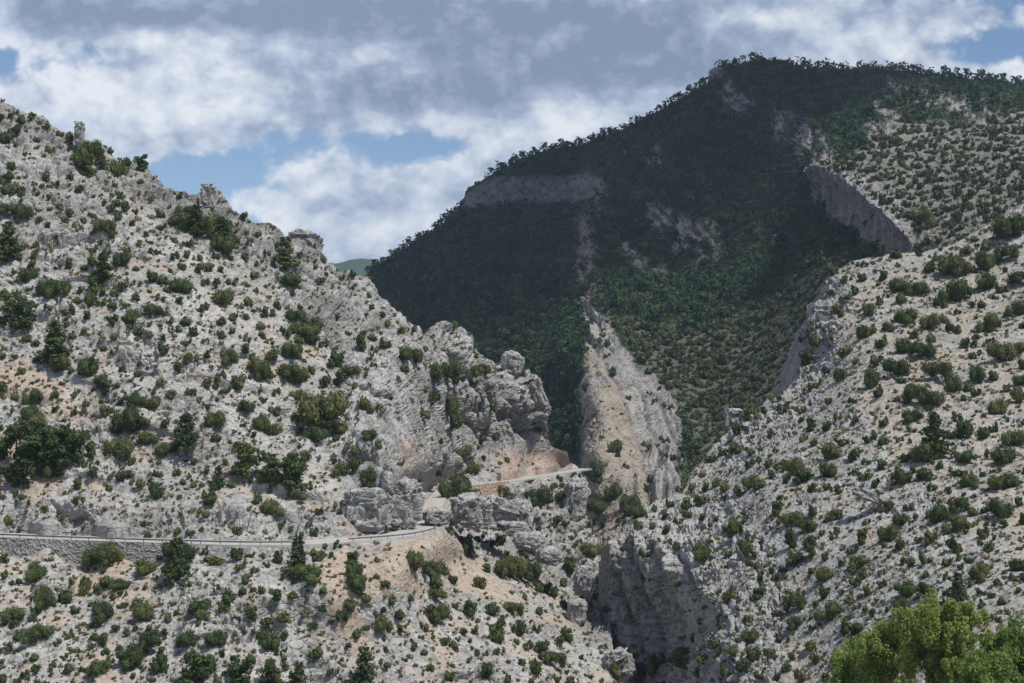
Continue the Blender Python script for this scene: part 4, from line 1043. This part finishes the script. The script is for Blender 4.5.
for k in range(110):                                       # bushes rooted on the rim of the overhanging cliff
    tt = rngF.random(); x = 818 + 96 * tt + rngF.uniform(-1, 12); y = np.interp(x, [818, 838, 862, 885, 905, 916], [163, 170, 184, 203, 220, 234]) + rngF.uniform(-5, 4)
    h = hit(x, y)
    if h is None or h[1] != 'cliff' or abs(h[3][2]) < .3 or GF.near(x, y, 1.8): continue
    GF.put(x, y, 1.8); FP.append(h[0]); FH.append(rngF.uniform(4, 11) * h[0][1] / F); FT.append(rngF.random()); FZ.append((x, y, 1, 0, 0, 1.0))
# a fringe along the skyline
for x in np.arange(372, 1080, 2.6):
    y = np.interp(x, *zip(*C_TOP))
    if 706 < x < 722 or 455 < x < 468: continue
    h = hit(x + rngF.uniform(-1, 1), y + 2.5 + rngF.random() * 2)
    if h is None or h[1] != 'mountain': continue
    FP.append(h[0]); FH.append((3.5 + 4.5 * rngF.random() ** 1.6) * h[0][1] / F); FT.append(rngF.random() * .4); FZ.append((x, y, 0, 0, 0, 0))
FP = np.array(FP) - np.array([0, 0, .6]); FH = np.array(FH); FT = np.array(FT); FZ = np.array(FZ)
seen = FH / FP[:, 1] * F
infr = (FZ[:, 0] > 2) & (FZ[:, 0] < 1022)
shr = FZ[:, 5] > .5
own = np.argsort(-np.where(infr & ~shr, seen, 0))[:268]
rest = np.setdiff1d(np.where(~shr)[0], own)
big_o = scatter_mesh('forest', FAR_T, FP[rest], FH[rest], rngF, M_forest, FT[rest]); tag(big_o, kind='stuff')
sr = np.where(shr)[0]
tag(scatter_mesh('mountain_shrubs', MED_T, FP[sr], FH[sr] * .5, rngF, M_scrub, FT[sr], zs=rngF.uniform(.9, 1.4, len(sr))), kind='stuff')
FM = [mesh_data('pine_tree', v, q, M_forest, False, {'tint': np.zeros(len(v))}) for v, q, t in FAR_NEAR]
for k in own:
    o = bpy.data.objects.new('pine_tree', FM[int(rngF.integers(len(FM)))]); COL.objects.link(o)
    o.location = FP[k]; s = FH[k] * 1.0; w = rngF.uniform(.9, 1.2); o.scale = (s * w, s * w, s); o.rotation_euler.z = rngF.uniform(0, 6.28)
    x, y = FZ[k][:2]
    tag(o, f'distant dark pine on the wooded mountain, {place_words(x, y - seen[k] * .4)}', 'pine tree', 'pines of the wooded mountain')

# ------------------------------------------------------------------ loose rocks with a shape of their own
def rock(name, px, py, Y, sx, sy, sz, seed, label, cat, facet=1.0, sub=5, rot=(0, 0, 0), size=.5, group=None, att=(0, 0, 0, 0)):
    """centre pixel and distance; half sizes in pixels (sx across, sz up) and metres deep (sy)"""
    c = at(px, py, Y); k = Y / F
    v, f = ico(sub)
    q = np.sign(v) * np.abs(v) ** (.8 - .28 * min(facet, 1))
    Rm = np.array(Matrix.Rotation(rot[2], 3, 'Z') @ Matrix.Rotation(rot[1], 3, 'Y') @ Matrix.Rotation(rot[0], 3, 'X'))
    S = np.array([sx * k, sy, sz * k])
    q = q * S
    n = unit(v / S)
    rad = float(np.mean(S))
    q = q + n * (rad * (.34 * fbm(v * 1.4 + seed, 4, seed) + facet * .34 * blocks(v * rad, rad * size, seed + 1, (1, 1, 1.4)) + facet * .10 * blocks(v * rad, rad * size * .35, seed + 2)))[:, None]
    q = q @ Rm.T
    o = obj(name, mesh_data(name, q, f, M_stone, False, {'masks': np.tile(np.array(att, float), (len(q), 1))}), None, c)
    return tag(o, label, cat, group)
def depth_at(x, y):
    h = hit(x, y); return h[0][1]
ROCKS = [('rock_outcrop', 398, 506, 306, 20, 6, 28, 33, 'rust stained rock buttress on the inner side of the road bend', 'rock outcrop', 1.0, (0, .1, 0)),
         ('rock_outcrop', 368, 513, 298, 24, 6, 22, 34, 'broad grey rock face beside the road just before the bend', 'rock outcrop', 1.0, (0, .1, 0)),
         ('rock_outcrop', 437, 517, 312, 13, 3, 8, 31, 'low brown earthy rock mound inside the road bend', 'rock outcrop', .8, (0, .1, 0)),
         ('boulder', 512, 364, 492, 11, 4, 12, 11, 'round pale boulder perched on top of the crag above the gorge', 'boulder', .6, (0, .3, 0)),
         ('boulder', 528, 399, 499, 18, 7, 25, 12, 'big rounded boulder bulging from the crag end, right below the perched one', 'boulder', .8, (0, -.35, 0)),
         ('rock_pinnacle', 79, 135, 420, 4.6, 1.6, 14, 14, 'thin rock pinnacle standing up from the left skyline', 'rock pinnacle', 1.1, (0, .03, 0)),
         ('rock_outcrop', 470, 512, 318, 20, 4, 16, 15, 'tall blocky rock outcrop beside the bend of the road', 'rock outcrop', 1.1, (0, .1, 0)),
         ('rock_outcrop', 507, 516, 345, 24, 5, 14, 16, 'fissured rock slab between the road bend and the gorge', 'rock outcrop', 1.1, (0, .25, 0)),
         ('boulder', 517, 529, 338, 12, 3, 7, 17, 'smooth rounded slab, upper of the pale slabs on the gorge slope', 'boulder', .5, (0, .1, 0)),
         ('boulder', 529, 541, 334, 16, 3.5, 8, 18, 'smooth rounded slab, middle of the pale slabs on the gorge slope', 'boulder', .5, (0, .15, 0)),
         ('boulder', 549, 556, 332, 14, 3.5, 8, 19, 'smooth rounded slab, lowest of the pale slabs on the gorge slope', 'boulder', .5, (0, .2, 0)),
         ('rock_outcrop', 575, 508, 450, 11, 5, 32, 20, 'smooth grey rock buttress below the end of the upper road', 'rock outcrop', .7, (0, .12, 0)),
         ('boulder', 418, 543, 292, 4.5, .8, 2.6, 21, 'small bright white boulder at the road edge near the bend', 'boulder', .5, (0, .35, 0)),
         ('boulder', 583, 580, 330, 9, 3, 14, 22, 'rounded rock hump on the left wall of the gorge', 'boulder', .8, (0, .15, 0)),
         ('boulder', 577, 612, 322, 9, 3, 13, 23, 'cracked rock hump low on the left wall of the gorge', 'boulder', .8, (0, .1, 0)),
         ('rock_outcrop', 618, 664, 295, 13, 3.5, 14, 24, 'broken pale outcrop at the foot of the shaded cliff', 'rock outcrop', 1.1, (0, -.2, 0)),
         ('rock_outcrop', 303, 247, 424, 17, 4, 15, 25, 'square summit block on the left skyline', 'rock outcrop', 1.0, (0, .25, 0)),
         ('rock_pinnacle', 207, 197, 422, 6, 2, 13, 26, 'stubby pointed spire on the left skyline', 'rock pinnacle', 1.1, (0, .05, 0)),
         ('rock_outcrop', 735, 422, 383, 9, 3, 13, 27, 'pale rock tooth on the left rim of the right hillside', 'rock outcrop', 1.0, (0, .15, 0)),
         ('rock_outcrop', 820, 318, 418, 12, 4, 16, 28, 'pale rock nose on the upper left rim of the right hillside', 'rock outcrop', 1.0, (0, .2, 0)),
         ('boulder', 868, 496, 272, 16, 1.2, 4, 29, 'long low rock ledge across the right slope', 'rock ledge', .9, (0, .42, 0)),
         ('rock_outcrop', 717, 75, 1402, 7, 9, 6.5, 30, 'bare rock head at the summit of the wooded mountain', 'rock outcrop', .9, (0, 0, 0))]
for (nm, x, y, Y, sx, sy, sz, sd, lab, cat, fc, rot) in ROCKS:
    rock(nm, x, y, Y, sx, sy, sz, sd, lab, cat, fc, 5, rot)

# ------------------------------------------------------------------ the bright broadleaf trees at the lower right
def broadleaf(px, top, Y, wpx, seed, label, leaves, lean=0.0, base_py=None):
    rng = np.random.default_rng(seed)
    zt = float(at(px, top - 9, Y)[2]); h0 = hit(px, 716) ; 
    g = at(px, 700, Y); zb = -.245 * Y
    Hh = zt - zb; wm = wpx * Y / F
    root = bpy.data.objects.new('broadleaf_tree', None); COL.objects.link(root); root.location = (g[0], Y, zb)
    tag(root, label, 'tree', 'bright broadleaf trees at the bottom right')
    V, Fq, caps, nv = [], [], [], 0
    def put(p, rr):
        nonlocal nv
        v, f, c = tube(p, rr, 7); V.append(v); Fq.append(f + nv); caps.extend(x + nv for x in c); nv += len(v)
    tr = np.c_[np.cumsum(rng.normal(size=(6, 2)) * .12, 0), np.linspace(-.4, Hh * .8, 6)]
    put(tr, np.linspace(.24, .05, 6) * Hh / 12)
    LC, LN, LS = [], [], []
    nb = int(15 + wm * 2.2)
    for k in range(nb):
        z = Hh * rng.uniform(.25, .78); a = rng.uniform(0, 6.28)
        b = np.array([np.interp(z, tr[:, 2], tr[:, 0]), np.interp(z, tr[:, 2], tr[:, 1]), z])
        zn = z / Hh
        reach = wm * .5 * rng.uniform(.45, 1.0) * math.sqrt(max(.15, 1 - ((zn - .45) / .62) ** 2))
        rise = Hh * rng.uniform(.12, .32)
        e = b + np.array([math.cos(a) * reach, math.sin(a) * reach, rise])
        e[2] = min(e[2], Hh * (1.0 - .30 * (reach / (wm * .5)) ** 2))
        midp = (b + e) / 2 + np.array([0, 0, -.06 * reach])
        put([b, midp, e], np.array([.09, .05, .012]) * Hh / 12)
        for s in range(5):
            t = rng.uniform(.35, 1.05); p = b * (1 - t) ** 2 + 2 * midp * t * (1 - t) + e * t * t
            p = p + rng.normal(size=3) * np.array([.6, .6, .5])
            rr = rng.uniform(.5, 1.0) * (1.15 - .3 * t); m = int(leaves / (nb * 5) * rr * 1.3)
            d = unit(rng.normal(size=(m, 3)) + [0, 0, .3]); rad = rng.uniform(.25, 1.1, m) ** .7
            LC.append(p + d * (rr * rad)[:, None] * np.array([.8, .8, 1.25])); LN.append(unit(d + .8 * rng.normal(size=(m, 3)))); LS.append(np.full(m, .125))
    C = np.concatenate(LC); v, f = cards(C, np.concatenate(LN), np.concatenate(LS) * 1.15, rng, .62)
    tint = np.repeat(np.clip(.12 * vnoise(C / 1.6, seed) + .06 * rng.normal(size=len(C)), -.3, .3) + .05, 4)
    obj('crown', mesh_data('crown', v, f, M_decid, False, {'tint': tint % 1}), root)
    obj('trunk', mesh_data('trunk', np.concatenate(V), [np.concatenate(Fq)] + caps, M_bark), root)
    return root
broadleaf(936, 598, 140, 100, 601, 'large bright green broadleaf tree, tallest of the clump at the lower right', 34000)
broadleaf(893, 617, 150, 66, 602, 'yellow green broadleaf tree left of the tallest one in the lower right clump', 19000)
broadleaf(1012, 628, 136, 58, 603, 'green broadleaf tree at the right edge of the lower right clump', 22000)
broadleaf(858, 640, 156, 56, 604, 'thin yellow green broadleaf tree at the left end of the lower right clump', 13000)
broadleaf(978, 662, 128, 50, 605, 'low pale green broadleaf tree in front, between the tallest tree and the edge tree', 15000)
# ------------------------------------------------------------------ light, sky, air, camera
SUN = np.array([.40, -.30, .87]); SUN /= np.linalg.norm(SUN)
def lighting():
    s = bpy.data.lights.new('sun', 'SUN'); s.energy = 4.5; s.angle = math.radians(.5); s.color = (1, .965, .915)
    so = bpy.data.objects.new('sun', s); COL.objects.link(so)
    so.rotation_euler = Vector(SUN).to_track_quat('Z', 'Y').to_euler()
    so.location = (300, -100, 600)
    w = bpy.data.worlds.new('World'); scene.world = w; w.use_nodes = True
    t = NT(w.node_tree); bg = t.n['Background']
    sky = t.add('ShaderNodeTexSky', sky_type='NISHITA'); sky.sun_disc = False
    sky.sun_elevation = math.asin(SUN[2]); sky.sun_rotation = math.atan2(SUN[0], SUN[1])
    sky.altitude = 900; sky.air_density = 1.0; sky.dust_density = .25; sky.ozone_density = 3.5
    g = t.add('ShaderNodeTexCoord').outputs['Generated']
    sp = t.add('ShaderNodeSeparateXYZ'); t.l.new(g, sp.inputs[0])
    # clouds are laid out on the dome by bearing (x / y) and height (z / y)
    yy = t.math('MAXIMUM', t.math('ABSOLUTE', sp.outputs[1]), .15)
    u = t.math('DIVIDE', sp.outputs[0], yy); v = t.math('DIVIDE', sp.outputs[2], yy)
    cx = t.add('ShaderNodeCombineXYZ'); t.l.new(u, cx.inputs[0]); t.l.new(t.math('MULTIPLY', v, 1.25), cx.inputs[1])
    vec = cx.outputs[0]
    def off(dx, dy):
        a = t.add('ShaderNodeVectorMath', operation='ADD'); t.l.new(vec, a.inputs[0]); a.inputs[1].default_value = (dx, dy, 0); return a.outputs[0]
    def billow(dx, dy):
        o = None
        for sc, w, k in ((5.5, .50, 0), (12, .30, 3), (27, .16, 5), (60, .09, 9)):
            x = t.math('ABSOLUTE', t.math('SUBTRACT', t.noise(off(dx + k, dy + k), sc, 4.0, .55, .1), .5))
            x = t.math('MULTIPLY', x, 4.0 * w); o = x if o is None else t.math('ADD', o, x)
        return o                                          # rounded heaps with creases between them, about 0..1
    n1 = billow(0, 0); n1b = billow(.007, .020)
    n2 = t.noise(off(3, 1), 3.2, 6, .55, .2)
    n3 = t.noise(off(7, 2), 16, 7, .6, .2)
    def bump(px, py, rx, ry, wgt):
        uu, vv = (px - 512) / F, (390 - py) / F
        a = t.math('MULTIPLY', t.math('SUBTRACT', u, uu), F / rx); b = t.math('MULTIPLY', t.math('SUBTRACT', v, vv), F / ry)
        d = t.math('ADD', t.math('MULTIPLY', a, a), t.math('MULTIPLY', b, b))
        return t.math('MULTIPLY', t.math('POWER', 2.718, t.math('MULTIPLY', d, -1.0)), wgt)
    def field(items):
        o = None
        for it in items:
            bb = bump(*it); o = bb if o is None else t.math('ADD', o, bb)
        return o
    cover = field(CLOUD_COVER); grey = field(CLOUD_GREY); white = field(CLOUD_WHITE)
    dens = t.math('ADD', t.math('ADD', .52, cover), t.math('MULTIPLY', t.math('SUBTRACT', n1, .42), 1.0))
    dens = t.math('ADD', dens, t.math('MULTIPLY', t.math('SUBTRACT', n2, .5), 1.3))
    dens = t.math('ADD', dens, t.math('MULTIPLY', t.math('SUBTRACT', n3, .5), .8))
    alpha = t.ramp(dens, .28, .58)
    lit = t.math('ADD', .68, t.math('MULTIPLY', t.math('SUBTRACT', n1, n1b), 1.2))
    lit = t.math('ADD', lit, t.math('MULTIPLY', t.math('SUBTRACT', n1, .42), .55))
    lit = t.math('ADD', lit, t.math('MULTIPLY', t.math('SUBTRACT', n2, .5), .7))
    lit = t.math('ADD', lit, t.math('MULTIPLY', t.math('SUBTRACT', n3, .5), .35))
    lit = t.math('ADD', lit, t.math('SUBTRACT', white, grey))
    x = t.add('ShaderNodeValToRGB'); r = x.color_ramp
    r.elements[0].position = 0; r.elements[0].color = (.24, .30, .42, 1)
    r.elements[1].position = 1; r.elements[1].color = (.86, .89, .93, 1)
    e = r.elements.new(.35); e.color = (.38, .45, .59, 1)
    e = r.elements.new(.68); e.color = (.63, .69, .79, 1)
    t.l.new(lit, x.inputs[0])
    skyc = t.mix(1.0, sky.outputs[0], (SKY_S,) * 3 + (1,), 'MULTIPLY')
    col = t.mix(t.math('MULTIPLY', alpha, .93), skyc, x.outputs[0])
    t.l.new(col, bg.inputs[0]); bg.inputs[1].default_value = 1.0
SKY_S = .105
CLOUD_COVER = [(110, 110, 150, 62, .55), (330, 90, 130, 50, .25), (600, 40, 330, 90, .8), (300, 195, 70, 40, .5), (400, 225, 110, 32, .5), (540, 135, 120, 45, .55), (860, 40, 110, 40, .5), (180, 10, 280, 30, .5), (990, 75, 70, 14, .5), (985, 15, 60, 14, .3),
               (215, 175, 75, 32, -.62), (425, 146, 70, 20, -.5), (5, 60, 60, 24, -.4), (985, 48, 60, 22, -.42), (350, 140, 80, 20, -.3), (590, 128, 30, 12, -.35), (270, 225, 60, 20, -.3)]
CLOUD_GREY = [(560, 66, 240, 50, .42), (640, 25, 200, 45, .22), (430, 100, 110, 30, .25), (230, 8, 240, 26, .42), (400, 246, 160, 14, .10), (480, 168, 60, 12, .14), (520, 12, 420, 34, .22), (250, 130, 90, 16, .12), (330, 205, 70, 10, .1), (60, 20, 80, 18, .2)]
CLOUD_WHITE = [(90, 90, 120, 45, .32), (380, 50, 34, 14, .35), (760, 14, 50, 10, .45), (880, 36, 70, 28, .35), (520, 130, 120, 22, .30), (290, 165, 50, 22, .30), (270, 205, 40, 25, .25), (985, 20, 70, 14, .15), (440, 120, 34, 9, .35), (1000, 72, 60, 14, .25), (190, 110, 60, 30, .1)]
lighting()

def volume_mat(name, color, density, aniso=0.0):
    m = bpy.data.materials.new(name); m.use_nodes = True
    n = m.node_tree.nodes; n.remove(n['Principled BSDF'])
    p = n.new('ShaderNodeVolumePrincipled'); p.inputs['Color'].default_value = (*color, 1)
    p.inputs['Density'].default_value = density; p.inputs['Anisotropy'].default_value = aniso
    m.node_tree.links.new(p.outputs[0], n['Material Output'].inputs['Volume']); return m

def cloud():
    """the cumulus over the mountain that keeps it in shade; it floats above and right of the view"""
    base = 880.0
    edge = np.array([(20, 985, 60), (70, 965, 60), (120, 990, 75), (180, 1015, 105), (200, 1015, 150), (232, 1060, 168), (270, 1140, 205), (345, 1155, 228), (425, 1220, 250), (560, 1290, 260),
                     (760, 1500, 250), (760, 1900, 250), (300, 2050, 200), (-120, 2000, 120), (-320, 1650, 110), (-330, 1250, 20), (-220, 1020, 0), (-60, 985, 20)], float)
    k = (base + 40 - edge[:, 2]) / SUN[2]
    pl = edge[:, :2] + SUN[:2] * k[:, None]
    x0, y0 = pl.min(0) - 120; x1, y1 = pl.max(0) + 120
    n = 150; xs = np.linspace(x0, x1, n); ys = np.linspace(y0, y1, n); X, Yg = np.meshgrid(xs, ys)
    d = np.full(X.shape, 1e9)
    for i in range(len(pl)):
        a, b = pl[i], pl[(i + 1) % len(pl)]; ab = b - a
        tt = np.clip(((X - a[0]) * ab[0] + (Yg - a[1]) * ab[1]) / (ab @ ab), 0, 1)
        d = np.minimum(d, np.hypot(X - a[0] - tt * ab[0], Yg - a[1] - tt * ab[1]))
    d = np.where(in_poly(X, Yg, [tuple(q) for q in pl]), d, -d)
    P = np.stack([X, Yg, 0 * X], -1)
    d = d + 30 * fbm(P / 90, 4, 800)
    th = np.maximum(d - 10, 0)
    up = 150 * (1 - np.exp(-th / 130)) * (.75 + .6 * fbm(P / 130, 4, 805)); dn = 40 * (1 - np.exp(-th / 60)) * (.7 + .5 * fbm(P / 80, 3, 808))
    ins = th > 0
    i = np.arange(X.size).reshape(X.shape)
    q = np.stack([i[:-1, :-1], i[:-1, 1:], i[1:, 1:], i[1:, :-1]], -1).reshape(-1, 4)
    q = q[ins.ravel()[q].any(1)]
    T = np.stack([X, Yg, base + 40 + up], -1).reshape(-1, 3); Bm = np.stack([X, Yg, base + 40 - dn - .01], -1).reshape(-1, 3)
    v = np.concatenate([T, Bm]); f = np.concatenate([q, q[:, ::-1] + X.size])
    used = np.unique(f); rem = -np.ones(len(v), int); rem[used] = np.arange(len(used))
    o = obj('cloud', mesh_data('cloud', v[used], rem[f], volume_mat('cloud_vapour', (.95, .96, 1), .025), True))
    tag(o, 'broad grey cumulus cloud floating over the mountain and shading it', 'cloud', kind='stuff')
cloud()

def haze():
    v, f = [], []; box(v, f, (0, 500, 240), ((1, 0, 0), (0, 1, 0), (0, 0, 1)), (7600, 8200, 345))
    o = obj('haze', mesh_data('haze', np.concatenate(v), np.concatenate(f), volume_mat('thin_air', (.62, .76, 1.0), HAZE)))
    o['kind'] = 'stuff'
HAZE = .00006
haze()

cam = bpy.data.cameras.new('camera'); co = bpy.data.objects.new('camera', cam); COL.objects.link(co)
cam.sensor_width = 36; cam.lens = F / W * 36; cam.clip_start = .5; cam.clip_end = 20000
co.rotation_euler = (math.radians(90) + PITCH, 0, 0)
scene.camera = co
scene.view_settings.view_transform = 'Standard'; scene.view_settings.look = 'None'
scene.view_settings.exposure = 0.06; scene.view_settings.gamma = 1
scene.cycles.max_bounces = 5; scene.cycles.diffuse_bounces = 2; scene.cycles.transparent_max_bounces = 16; scene.cycles.volume_bounces = 0
